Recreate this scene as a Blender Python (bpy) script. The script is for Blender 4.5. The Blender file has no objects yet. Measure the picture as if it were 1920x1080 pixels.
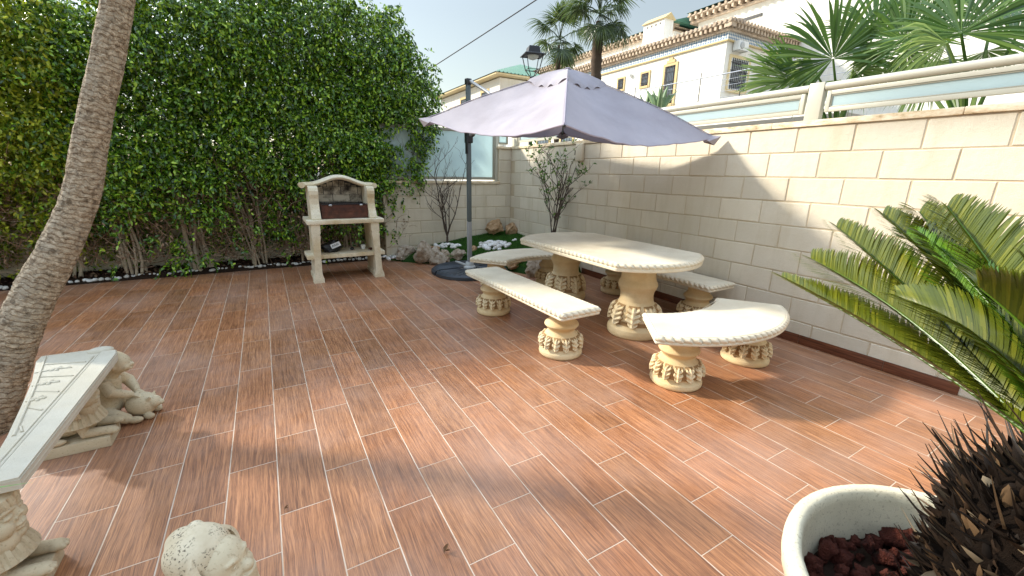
import bpy, bmesh, math, random
import numpy as np
from mathutils import Vector, Matrix, noise
R = math.radians
PI = math.pi
random.seed(7)
rng = np.random.default_rng(7)
S = bpy.context.scene
COL = S.collection

# ------------------------------------------------------------------ camera
CAM = np.array([-3.8702, -6.7192, 1.3827]); F_PX = 783.0
YAW, PIT, ROLL = R(30.37), R(-15.35), R(1.09)
def cam_axes():
    cy, sy, cp, sp = math.cos(YAW), math.sin(YAW), math.cos(PIT), math.sin(PIT)
    f = np.array([sy*cp, cy*cp, sp]); r = np.array([cy, -sy, 0]); u = np.cross(r, f)
    c, s = math.cos(ROLL), math.sin(ROLL)
    return r*c+u*s, -r*s+u*c, f
AX = cam_axes()
def ray(u, v):
    return AX[0]*(u-960)/F_PX + AX[1]*(540-v)/F_PX + AX[2]
def on_plane(u, v, axis, val):
    d = ray(u, v); return CAM + d*(val-CAM[axis])/d[axis]
def at_dist(u, v, dist):
    d = ray(u, v); return CAM + d*dist/np.hypot(d[0], d[1])
cd = bpy.data.cameras.new('camera'); cam = bpy.data.objects.new('camera', cd); COL.objects.link(cam)
cd.sensor_width = 36; cd.lens = 36*F_PX/1920; cd.clip_start = .05; cd.clip_end = 5000
M = Matrix.Identity(4)
for i in range(3):
    M[i][0], M[i][1], M[i][2], M[i][3] = AX[0][i], AX[1][i], -AX[2][i], CAM[i]
cam.matrix_world = M
S.camera = cam

# ------------------------------------------------------------------ world and sun
SUN_DIR = Vector((-.65, .76, math.tan(R(30))))   # towards the sun
W = bpy.data.worlds.new('World'); S.world = W; W.use_nodes = True
wn, wl = W.node_tree.nodes, W.node_tree.links
wn.clear()
sky = wn.new('ShaderNodeTexSky'); sky.sky_type = 'NISHITA'; sky.sun_disc = False
sky.sun_elevation = R(30); sky.sun_rotation = math.atan2(SUN_DIR.x, SUN_DIR.y)
sky.air_density = 1.7; sky.dust_density = .2; sky.ozone_density = 1.6; sky.altitude = 20
bg = wn.new('ShaderNodeBackground'); bg.inputs[1].default_value = .14
wo = wn.new('ShaderNodeOutputWorld')
hs = wn.new('ShaderNodeHueSaturation'); hs.inputs['Saturation'].default_value = .58
wl.new(sky.outputs[0], hs.inputs['Color'])
# sky strength shaped by height: low sky dimmed, overhead sky raised as added fill
wtc = wn.new('ShaderNodeTexCoord'); wsp = wn.new('ShaderNodeSeparateXYZ'); wl.new(wtc.outputs['Generated'], wsp.inputs[0])
wmr = wn.new('ShaderNodeMapRange'); wmr.interpolation_type = 'SMOOTHSTEP'
for k_, v_ in (('From Min', .30), ('From Max', .85), ('To Min', .43), ('To Max', 1.9)): wmr.inputs[k_].default_value = v_
wl.new(wsp.outputs[2], wmr.inputs['Value'])
wmx = wn.new('ShaderNodeMix'); wmx.data_type = 'RGBA'; wmx.blend_type = 'MULTIPLY'; wmx.inputs[0].default_value = 1
wl.new(hs.outputs[0], wmx.inputs[6]); wl.new(wmr.outputs[0], wmx.inputs[7]); wl.new(wmx.outputs[2], bg.inputs[0]); wl.new(bg.outputs[0], wo.inputs[0])
sl = bpy.data.lights.new('sun', 'SUN'); sl.energy = 2.7; sl.angle = R(4.2); sl.color = (1, .93, .81)
so = bpy.data.objects.new('sun', sl); COL.objects.link(so)
so.rotation_euler = SUN_DIR.to_track_quat('Z', 'Y').to_euler(); so.location = (-20, 20, 20)
S.view_settings.view_transform = 'Standard'; S.view_settings.look = 'None'
S.view_settings.exposure = 1.48; S.view_settings.gamma = 1
S.cycles.max_bounces = 8; S.cycles.transparent_max_bounces = 12

# ------------------------------------------------------------------ material helpers
class N:
    def __init__(s, name):
        s.m = bpy.data.materials.new(name); s.m.use_nodes = True
        s.t = s.m.node_tree; s.n = s.t.nodes; s.n.clear()
        s.out = s.n.new('ShaderNodeOutputMaterial')
        s.geo = None
    def add(s, typ, **kw):
        n = s.n.new(typ)
        for k, v in kw.items(): setattr(n, k, v)
        return n
    def link(s, a, b): s.t.links.new(a, b)
    def val(s, sock, v):
        if hasattr(v, 'is_output') or isinstance(v, bpy.types.NodeSocket): s.link(v, sock)
        else: sock.default_value = v
    def pos(s):
        if not s.geo: s.geo = s.add('ShaderNodeNewGeometry')
        return s.geo.outputs['Position']
    def island(s):
        s.pos(); return s.geo.outputs['Random Per Island']
    def obj(s): return s.add('ShaderNodeTexCoord').outputs['Object']
    def math(s, op, a, b=0, c=0):
        n = s.add('ShaderNodeMath', operation=op)
        s.val(n.inputs[0], a); s.val(n.inputs[1], b); s.val(n.inputs[2], c)
        return n.outputs[0]
    def sep(s, v):
        n = s.add('ShaderNodeSeparateXYZ'); s.link(v, n.inputs[0]); return n.outputs
    def comb(s, x, y, z):
        n = s.add('ShaderNodeCombineXYZ')
        for i, v in enumerate((x, y, z)): s.val(n.inputs[i], v)
        return n.outputs[0]
    def scale(s, v, sc):
        n = s.add('ShaderNodeVectorMath', operation='MULTIPLY'); s.link(v, n.inputs[0]); n.inputs[1].default_value = sc
        return n.outputs[0]
    def noise(s, v, sc, det=4, rough=.55, dist=0):
        n = s.add('ShaderNodeTexNoise'); s.link(v, n.inputs['Vector'])
        n.inputs['Scale'].default_value = sc; n.inputs['Detail'].default_value = det
        n.inputs['Roughness'].default_value = rough; n.inputs['Distortion'].default_value = dist
        return n.outputs['Fac']
    def white(s, v):
        n = s.add('ShaderNodeTexWhiteNoise'); s.link(v, n.inputs['Vector']); return n.outputs['Value']
    def ramp(s, f, stops):
        n = s.add('ShaderNodeValToRGB'); e = n.color_ramp.elements
        while len(e) < len(stops): e.new(.5)
        for i, (p, c) in enumerate(stops):
            e[i].position = p; e[i].color = (c[0], c[1], c[2], 1) if isinstance(c, tuple) else (c, c, c, 1)
        s.link(f, n.inputs[0]); return n.outputs[0]
    def mix(s, f, a, b, mode='MIX'):
        n = s.add('ShaderNodeMix', data_type='RGBA', blend_type=mode)
        s.val(n.inputs[0], f)
        for i, v in ((6, a), (7, b)):
            if isinstance(v, tuple): v = (v[0], v[1], v[2], 1)
            s.val(n.inputs[i], v)
        return n.outputs[2]
    def bump(s, h, strength=.3, dist=.01):
        n = s.add('ShaderNodeBump'); s.link(h, n.inputs['Height'])
        n.inputs['Strength'].default_value = strength; n.inputs['Distance'].default_value = dist
        return n.outputs[0]
    def princ(s, col, rough=.6, spec=.5, normal=None, metal=0, trans=0):
        p = s.add('ShaderNodeBsdfPrincipled')
        if isinstance(col, tuple): col = (col[0], col[1], col[2], 1)
        s.val(p.inputs['Base Color'], col); s.val(p.inputs['Roughness'], rough)
        s.val(p.inputs['Specular IOR Level'], spec); p.inputs['Metallic'].default_value = metal
        if normal is not None: s.link(normal, p.inputs['Normal'])
        s.link(p.outputs[0], s.out.inputs[0]); s.p = p
        return s.m
    def leafy(s, col, tcol, amount=.4, rough=.35, spec=.5, normal=None):
        s.princ(col, rough, spec, normal)
        t = s.add('ShaderNodeBsdfTranslucent'); s.val(t.inputs[0], tcol if not isinstance(tcol, tuple) else (*tcol, 1))
        mx = s.add('ShaderNodeMixShader'); mx.inputs[0].default_value = amount
        s.link(s.p.outputs[0], mx.inputs[1]); s.link(t.outputs[0], mx.inputs[2]); s.link(mx.outputs[0], s.out.inputs[0])
        return s.m

def plain(name, col, rough=.55, spec=.5, var=.12, scale=8, bump=.1, bdist=.004, metal=0):
    n = N(name); f = n.noise(n.pos(), scale, 5, .6)
    c = n.mix(f, tuple(x*(1-var) for x in col), tuple(min(1, x*(1+var)) for x in col))
    nz = n.bump(n.noise(n.pos(), scale*12, 3), bump, bdist) if bump else None
    n.princ(c, rough, spec, nz, metal); return n.m

# --- plank floor
W_PL, L_PL, X0_PL = .1956, .588, -4.5554
def floor_mat():
    n = N('wood_look_tile'); P = n.sep(n.pos())
    sx = n.math('DIVIDE', n.math('SUBTRACT', P[0], X0_PL), W_PL)
    k = n.math('FLOOR', sx); fx = n.math('FRACT', sx)
    ph = n.math('MULTIPLY', n.math('FLOORED_MODULO', n.math('SUBTRACT', k, 2), 3), .196)
    sy = n.math('DIVIDE', n.math('SUBTRACT', n.math('ADD', P[1], 4.045), ph), L_PL)
    j = n.math('FLOOR', sy); fy = n.math('FRACT', sy)
    dx = n.math('MULTIPLY', n.math('MINIMUM', fx, n.math('SUBTRACT', 1, fx)), W_PL)
    dy = n.math('MULTIPLY', n.math('MINIMUM', fy, n.math('SUBTRACT', 1, fy)), L_PL)
    d = n.math('MINIMUM', dx, n.math('MULTIPLY', dy, 1.25))
    wob = n.math('MULTIPLY', n.noise(n.pos(), 40, 2), .0012)
    grout = n.math('SUBTRACT', 1, n.math('MINIMUM', 1, n.math('DIVIDE', n.math('MAXIMUM', n.math('SUBTRACT', n.math('ADD', d, wob), .0023), 0), .0014)))
    r1 = n.white(n.comb(k, j, 0)); r2 = n.white(n.comb(j, k, 5.5)); r3 = n.white(n.comb(k, j, 9.1))
    v = n.comb(n.math('ADD', P[0], n.math('MULTIPLY', r1, 7.3)), n.math('ADD', P[1], n.math('MULTIPLY', r2, 13.1)), n.math('MULTIPLY', r1, 3))
    warp = n.noise(n.scale(v, (6, 1.6, 1)), 1.6, 3)
    vw = n.comb(n.math('ADD', n.sep(v)[0], n.math('MULTIPLY', warp, .035)), n.sep(v)[1], n.sep(v)[2])
    g1 = n.noise(n.scale(vw, (125, 3.2, 1)), 1, 9, .7, .25)
    g2 = n.noise(n.scale(vw, (340, 8, 1)), 1, 4, .7)
    big = n.noise(n.scale(v, (9, 2.6, 1)), 1, 4, .6)
    col = n.ramp(g1, [(.3, (.07, .024, .0095)), (.43, (.25, .1, .038)), (.54, (.425, .186, .075)), (.72, (.6, .29, .13))])
    col = n.mix(.3, col, n.ramp(big, [(.25, (.21, .085, .036)), (.75, (.5, .235, .115))]))
    col = n.mix(n.math('MULTIPLY', n.ramp(g2, [(.4, 1.), (.53, 0.)]), .6), col, (.1, .036, .016))
    hue = n.mix(r3, (1.05, .98, .94), (.98, 1.0, 1.0))
    col = n.mix(1, col, hue, 'MULTIPLY')
    tone = n.math('ADD', n.math('MULTIPLY', r2, .3), .82)
    col = n.mix(1, col, n.comb(tone, tone, tone), 'MULTIPLY')
    # dusty film and water marks
    dust = n.ramp(n.noise(n.pos(), 1.1, 7, .66), [(.42, 0.), (.72, .38)])
    col = n.mix(dust, col, (.486, .338, .263))
    gcol = n.ramp(n.noise(n.pos(), 5, 5, .65), [(.32, (.36, .25, .165)), (.5, (.56, .43, .32)), (.75, (.68, .55, .43))])
    col = n.mix(grout, col, gcol)
    spot = n.ramp(n.noise(n.pos(), 3.4, 5, .7), [(.60, 0.), (.72, .3)])
    col = n.mix(spot, col, (.12, .055, .03))
    h = n.math('SUBTRACT', n.math('MULTIPLY', g1, .5), n.math('MULTIPLY', grout, .9))
    rough = n.math('ADD', n.math('MULTIPLY', n.noise(n.pos(), 2.2, 5), .25), n.math('MULTIPLY', g1, .25))
    n.princ(col, n.math('ADD', rough, .2), .45, n.bump(h, .5, .003)); return n.m
M_FLOOR = floor_mat()

def block_mat(name, base, var=.07):
    n = N(name); r = n.island()
    a = tuple(x*(1-var) for x in base); b = tuple(min(1, x*(1+var)) for x in base)
    c = n.mix(r, a, b)
    c = n.mix(n.ramp(n.noise(n.pos(), 1.6, 5, .6), [(.4, 0.), (.75, .4)]), c, (base[0]*.84, base[1]*.8, base[2]*.7))
    sp = n.noise(n.pos(), 260, 2, .6)
    c = n.mix(n.ramp(sp, [(.28, .45), (.4, 0.)]), c, (base[0]*.6, base[1]*.56, base[2]*.46))
    h = n.math('ADD', n.noise(n.pos(), 190, 4, .7), n.math('MULTIPLY', n.noise(n.pos(), 18, 3), 1.2))
    st = n.ramp(n.noise(n.scale(n.pos(), (3.2, 3.2, .5)), 1.6, 6, .65), [(.5, 0.), (.72, .35)])
    c = n.mix(st, c, (base[0]*.7, base[1]*.64, base[2]*.5))
    n.princ(c, .85, .25, n.bump(h, .6, .006)); return n.m
M_BLOCK = block_mat('cream_block', (.66, .59, .465), .1)
M_MORTAR = plain('cream_mortar', (.53, .44, .31), .9, .2, .2, 30, .4, .004)
def coping_mat():
    n = N('stained_coping'); 
    st = n.noise(n.scale(n.pos(), (1, 1, 3)), 7, 7, .72)
    c = n.ramp(st, [(.3, (.286, .195, .098)), (.44, (.650, .507, .325)), (.6, (.830, .728, .546))])
    n.princ(c, .85, .25, n.bump(n.noise(n.pos(), 90, 4), .5, .004)); return n.m
M_COPING = coping_mat()
def skirt_mat():
    n = N('dark_skirting_tile'); v = n.scale(n.pos(), (1, 4, 90))
    g = n.noise(v, 1, 6, .65, .4)
    c = n.ramp(g, [(.3, (.05, .014, .006)), (.55, (.14, .044, .019)), (.75, (.22, .082, .038))])
    n.princ(c, .4, .45, n.bump(g, .3, .002)); return n.m
M_SKIRT = skirt_mat()

def stone(name, base, dark, pit=.5, grain=220, tint=None, rough=.8):
    n = N(name)
    f = n.noise(n.pos(), 9, 6, .65)
    c = n.ramp(f, [(.3, tuple(x*.86 for x in base)), (.7, base)])
    if tint: c = n.mix(n.ramp(n.noise(n.pos(), 3.2, 5, .6), [(.42, 0.), (.68, .8)]), c, tint)
    sp = n.noise(n.pos(), grain, 2, .5)
    c = n.mix(n.ramp(sp, [(.3, pit), (.42, 0.)]), c, dark)
    h = n.math('ADD', n.noise(n.pos(), 260, 3, .6), n.noise(n.pos(), 40, 4))
    n.princ(c, rough, .3, n.bump(h, .35, .003)); return n.m
M_TOP = stone('pale_cast_stone', (.754, .667, .507), (.435, .355, .232), .55, 300, (.6, .51, .36))
M_PED = stone('buff_cast_stone', (.72, .57, .34), (.4, .26, .12), .45, 200, (.58, .4, .18))
M_STATUE = stone('ivory_cast_stone', (.623, .522, .348), (.290, .210, .123), .45, 120, (.392, .290, .167))
M_SLABW = stone('white_painted_stone', (.6, .545, .43), (.42, .36, .25), .4, 240, (.52, .45, .32))
M_BBQ = stone('aged_cream_concrete', (.782, .701, .529), (.345, .253, .138), .6, 90, (.483, .356, .172))
M_POT = stone('rough_white_pot', (.780, .690, .495), (.450, .375, .240), .65, 130, (.780, .750, .570))
def speckled_mat():
    n = N('speckled_weathered_stone')
    c = n.ramp(n.noise(n.pos(), 14, 5), [(.3, (.476, .378, .238)), (.65, (.658, .560, .392))])
    m = n.math('MULTIPLY', n.ramp(n.noise(n.pos(), 170, 3, .55), [(.56, 0.), (.62, 1.)]), n.ramp(n.noise(n.pos(), 16, 3), [(.45, 0.), (.6, 1.)]))
    c = n.mix(m, c, (.1, .08, .055))
    n.princ(c, .75, .3, n.bump(n.noise(n.pos(), 150, 4), .3, .003)); return n.m
M_SPECK = speckled_mat()
def soot_mat():
    n = N('sooty_firebrick'); P = n.obj(); s = n.sep(P)
    f = n.noise(P, 5.5, 6, .65)
    c = n.ramp(f, [(.33, (.03, .026, .022)), (.45, (.2, .17, .13)), (.55, (.5, .44, .34))])
    n.princ(c, .9, .2, n.bump(n.noise(P, 60, 4), .4, .004)); return n.m
M_SOOT = soot_mat()
def rust_mat():
    n = N('rusty_steel')
    c = n.ramp(n.noise(n.pos(), 16, 6, .65), [(.3, (.035, .012, .008)), (.6, (.1, .03, .016)), (.8, (.16, .06, .035))])
    n.princ(c, .6, .4, n.bump(n.noise(n.pos(), 70, 4), .3, .003)); return n.m
M_RUST = rust_mat()
M_STEEL = plain('dull_steel', (.4, .4, .4), .35, .5, .2, 20, .1, .002, 1)
M_POLE = plain('grey_green_painted_pole', (.1, .125, .13), .38, .5, .1, 6, .05, .002)
M_ARM = plain('grey_aluminium_arm', (.3, .31, .315), .4, .5, .1, 6, .05, .002)
M_BLACK = plain('black_plastic', (.012, .013, .015), .42, .5, .3, 12, .1, .003)
M_HDPE = plain('dark_slate_plastic', (.026, .032, .04), .5, .5, .35, 9, .15, .003)
M_GREYPL = plain('light_grey_plastic', (.42, .43, .42), .5, .5, .12, 10)
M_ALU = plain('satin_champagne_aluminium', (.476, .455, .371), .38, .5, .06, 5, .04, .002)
M_ALUD = plain('dark_bronze_aluminium', (.308, .294, .231), .4, .5, .08, 5, .04, .002)  # darker aluminium tone for back-wall frames, glazing beads and base plates
def glass_mat():
    n = N('frosted_blue_glass')
    c = n.ramp(n.noise(n.pos(), .9, 3), [(.35, (.58, .69, .7)), (.65, (.68, .78, .78))])
    n.leafy(c, (.7, .82, .83), .55, .28, .5); return n.m
M_GLASS = glass_mat()
def canopy_mat():
    n = N('faded_lilac_canvas'); n.pos()
    st = n.noise(n.obj(), 2.3, 6, .6)
    top = n.ramp(st, [(.3, (.38, .35, .385)), (.5, (.44, .41, .45)), (.7, (.5, .465, .5))])
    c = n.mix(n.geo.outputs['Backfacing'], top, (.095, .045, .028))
    wv = n.math('ADD', n.noise(n.scale(n.obj(), (1, 1, .3)), 7, 5, .6), n.math('MULTIPLY', n.noise(n.obj(), 500, 1), .12))
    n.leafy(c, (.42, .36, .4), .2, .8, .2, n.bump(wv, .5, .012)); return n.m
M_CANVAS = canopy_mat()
M_HEM = plain('lilac_hem', (.378, .343, .406), .8, .2, .1, 20, .2)

def leaf_mat(name, stops, tstops, amount=.35, rough=.36, spec=.5):
    n = N(name); r = n.island()
    n.leafy(n.ramp(r, stops), n.ramp(r, tstops), amount, rough, spec); return n.m
M_LEAF = leaf_mat('ficus_leaf', [(0, (.018, .054, .006)), (.45, (.060, .150, .012)), (.75, (.180, .352, .024)), (1, (.510, .720, .060))],
                  [(0, (.03, .09, .005)), (1, (.36, .52, .04))], .2, .25, .65)
M_LEAFY = leaf_mat('ficus_leaf_sunlit', [(0, (.042, .077, .007)), (.5, (.238, .315, .020)), (1, (.644, .644, .056))],
                   [(0, (.2, .32, .02)), (1, (.5, .58, .07))], .42, .32, .5)  # yellower copy of the ficus leaf: backlit sun glow put into the colour
M_CYCAD = leaf_mat('cycad_leaflet', [(0, (.065, .085, .006)), (.7, (.115, .135, .009)), (1, (.19, .19, .015))],
                   [(0, (.2, .26, .01)), (1, (.34, .38, .02))], .26, .32, .45)
M_CYCAD2 = leaf_mat('cycad_leaflet_young', [(0, (.07, .17, .01)), (1, (.16, .3, .025))], [(0, (.2, .4, .03)), (1, (.3, .52, .05))], .3, .32, .45)
M_FAN = leaf_mat('fan_palm_blade', [(0, (.022, .058, .008)), (.6, (.055, .115, .013)), (1, (.13, .2, .026))],
                 [(0, (.14, .3, .05)), (1, (.28, .45, .08))], .32, .32, .5)
M_FANY = leaf_mat('fan_palm_blade_pale', [(0, (.1, .17, .045)), (1, (.26, .34, .11))], [(0, (.25, .38, .1)), (1, (.4, .5, .15))], .4, .4, .4)
M_FARPALM = leaf_mat('distant_palm_blade', [(0, (.018, .035, .009)), (1, (.06, .095, .024))], [(0, (.07, .13, .03)), (1, (.2, .25, .07))], .3, .4, .5)
M_DRYPALM = leaf_mat('dry_palm_blade', [(0, (.16, .11, .05)), (1, (.34, .26, .14))], [(0, (.2, .14, .06)), (1, (.3, .22, .1))], .25, .7, .2)
M_TWIG = leaf_mat('brown_twig', [(0, (.117, .065, .039)), (.6, (.260, .163, .104)), (1, (.468, .351, .247))], [(0, (.130, .078, .039)), (1, (.130, .078, .039))], .02, .85, .2)
M_STEM = stone('pale_grey_bark', (.500, .425, .312), (.213, .150, .094), .6, 70, (.325, .237, .150), .9)
M_DARKTWIG = plain('dark_brown_twig', (.085, .062, .048), .85, .2, .35, 30, .3)
M_SHRUBLEAF = leaf_mat('shrub_leaf', [(0, (.03, .08, .015)), (1, (.12, .22, .05))], [(0, (.1, .25, .03)), (1, (.3, .45, .08))], .35, .4, .4)
def trunk_mat():
    n = N('palm_bark'); uv = n.add('ShaderNodeUVMap').outputs[0]
    v = n.scale(uv, (2.2, 26, 1)); a = n.noise(v, 1.5, 7, .68, .5); b = n.noise(n.pos(), 9, 6, .65)
    c = n.ramp(a, [(.3, (.1, .07, .042)), (.44, (.31, .235, .155)), (.6, (.56, .46, .33)), (.78, (.76, .66, .51))])
    c = n.mix(n.ramp(b, [(.44, 0.), (.66, .75)]), c, (.42, .36, .27))
    c = n.mix(n.ramp(n.noise(n.pos(), 26, 5, .7), [(.36, .7), (.48, 0.)]), c, (.1, .075, .05))
    u_ = n.sep(uv); yy = n.math('ADD', n.math('DIVIDE', u_[1], .027), n.math('MULTIPLY', n.noise(n.scale(uv, (1.6, 9, 1)), 1, 4, .6), 2.2))
    ln = n.math('FRACT', yy); ring = n.ramp(ln, [(0, 1.), (.1, .55), (.24, 0.)])
    c = n.mix(n.math('MULTIPLY', ring, n.ramp(n.noise(n.pos(), 12, 4), [(.4, .0), (.65, .7)])), c, (.12, .085, .055))
    h = n.math('SUBTRACT', n.math('ADD', n.math('MULTIPLY', a, 1.3), n.noise(n.pos(), 40, 5, .7)), n.math('MULTIPLY', ring, .6))
    n.princ(c, .92, .15, n.bump(h, .9, .012)); return n.m
M_PALMBARK = trunk_mat()
M_FARBARK = stone('shaggy_palm_bark', (.075, .05, .033), (.02, .014, .01), .6, 30, None, .95)
M_SPIKE = leaf_mat('cycad_scale', [(0, (.008, .005, .0035)), (.62, (.02, .012, .007)), (.86, (.06, .032, .016)), (.96, (.16, .095, .045)), (1, (.36, .28, .18))], [(0, (.02, .01, .01)), (1, (.04, .03, .02))], .02, .6, .35)
M_CYBARK = plain('black_fibrous_bark', (.018, .011, .007), .95, .1, .5, 50, .8, .02)
M_SOIL = plain('dark_soil', (.05, .03, .02), .95, .1, .5, 40, .8, .02)
M_MULCH = leaf_mat('bark_chip', [(0, (.025, .012, .008)), (.7, (.085, .042, .026)), (1, (.22, .14, .09))], [(0, (.02, .01, .01)), (1, (.03, .02, .01))], .02, .9, .15)
M_TURF = plain('turf_backing', (.022, .055, .012), .95, .1, .3, 60, .5, .01)
M_BLADE = leaf_mat('turf_blade', [(0, (.026, .091, .010)), (.7, (.058, .169, .021)), (1, (.130, .260, .039))], [(0, (.065, .208, .026)), (1, (.130, .325, .039))], .25, .5, .3)
def pebble_mat():
    n = N('white_marble_pebble')
    oi = n.add('ShaderNodeObjectInfo').outputs['Random']
    c = n.ramp(oi, [(0, (.55, .52, .47)), (1, (.82, .81, .78))])
    c = n.mix(n.ramp(n.noise(n.pos(), 45, 4), [(.55, 0.), (.75, .4)]), c, (.5, .44, .36))
    n.princ(c, .6, .35); return n.m
M_PEBBLE = pebble_mat()
def rock_mat(name, a, b, dark):
    n = N(name)
    oi = n.add('ShaderNodeObjectInfo').outputs['Random']
    f = n.noise(n.pos(), 13, 7, .68, .4)
    c = n.ramp(f, [(.32, dark), (.45, a), (.66, b)])
    c = n.mix(n.math('MULTIPLY', oi, .45), c, (a[0]*.8, a[1]*.62, a[2]*.45))
    h = n.math('ADD', n.noise(n.pos(), 30, 6, .7), n.math('MULTIPLY', n.noise(n.pos(), 120, 3), .3))
    n.princ(c, .88, .2, n.bump(h, 1., .035)); return n.m
M_ROCK = rock_mat('pitted_limestone', (.52, .43, .33), (.78, .71, .6), (.14, .09, .06))
M_ROCKO = rock_mat('ochre_limestone', (.5, .32, .17), (.74, .55, .36), (.13, .07, .04))
M_LAVA = rock_mat('red_lava', (.085, .02, .012), (.17, .05, .03), (.015, .006, .004))
M_WHITE = block_mat('white_render', (.800, .770, .700), .02)
M_YELLOW = plain('ochre_yellow_trim', (.56, .43, .22), .8, .2, .12, 4)
M_YTRIM = plain('pale_sand_trim', (.72, .58, .34), .8, .2, .12, 4)
def rooftile_mat():
    n = N('terracotta_roof_tile')
    c = n.ramp(n.noise(n.pos(), 3, 5), [(.3, (.36, .27, .19)), (.7, (.62, .5, .38))])
    n.princ(c, .85, .2); return n.m
M_ROOF = rooftile_mat()
def frieze_mat():
    n = N('blue_white_tile_frieze'); P = n.sep(n.pos())
    s = n.math('ADD', n.math('ADD', P[0], P[1]), P[2]); t = n.math('SUBTRACT', n.math('ADD', P[0], P[1]), P[2])
    a = n.math('FRACT', n.math('MULTIPLY', s, 3.3)); b = n.math('FRACT', n.math('MULTIPLY', t, 3.3))
    ck = n.math('ABSOLUTE', n.math('SUBTRACT', n.math('GREATER_THAN', a, .5), n.math('GREATER_THAN', b, .5)))
    c = n.mix(ck, (.62, .63, .6), (.1, .2, .34))
    n.princ(c, .35, .5); return n.m
M_FRIEZE = frieze_mat()
M_GREENROOF = plain('green_glazed_tile', (.07, .2, .14), .5, .5, .25, 3)
M_DARKWOOD = plain('dark_brown_joinery', (.035, .022, .016), .5, .4, .2, 6)
M_PANE = plain('dark_window_pane', (.12, .16, .2), .1, .6, .2, 2, 0)
M_IRON = plain('black_ironwork', (.02, .02, .022), .5, .4, .2, 9)
M_ACW = plain('white_ac_casing', (.72, .72, .69), .5, .4, .05, 4)
M_CABLE = plain('dark_cable', (.06, .06, .065), .6, .3, .1, 4, 0)
M_LAMPGLASS = plain('milky_lamp_bowl', (.55, .55, .5), .4, .5, .05, 4, 0)
M_GROUND = plain('pale_street_asphalt', (.16, .155, .145), .9, .2, .2, .5, .2)
M_AGAVE = plain('agave_leaf', (.13, .2, .09), .55, .4, .3, 5)
M_DRYLEAF = plain('dry_brown_leaf', (.14, .065, .025), .7, .3, .3, 60)
M_LIME = plain('strap_leaf_green', (.12, .3, .04), .4, .4, .2, 20)
M_LABEL = plain('white_paper_label', (.6, .6, .58), .7, .3, .1, 40)
M_BEIGE = plain('beige_plastic', (.6, .51, .37), .45, .4, .05, 8)
M_LEAFY2 = M_SHRUBLEAF

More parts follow.
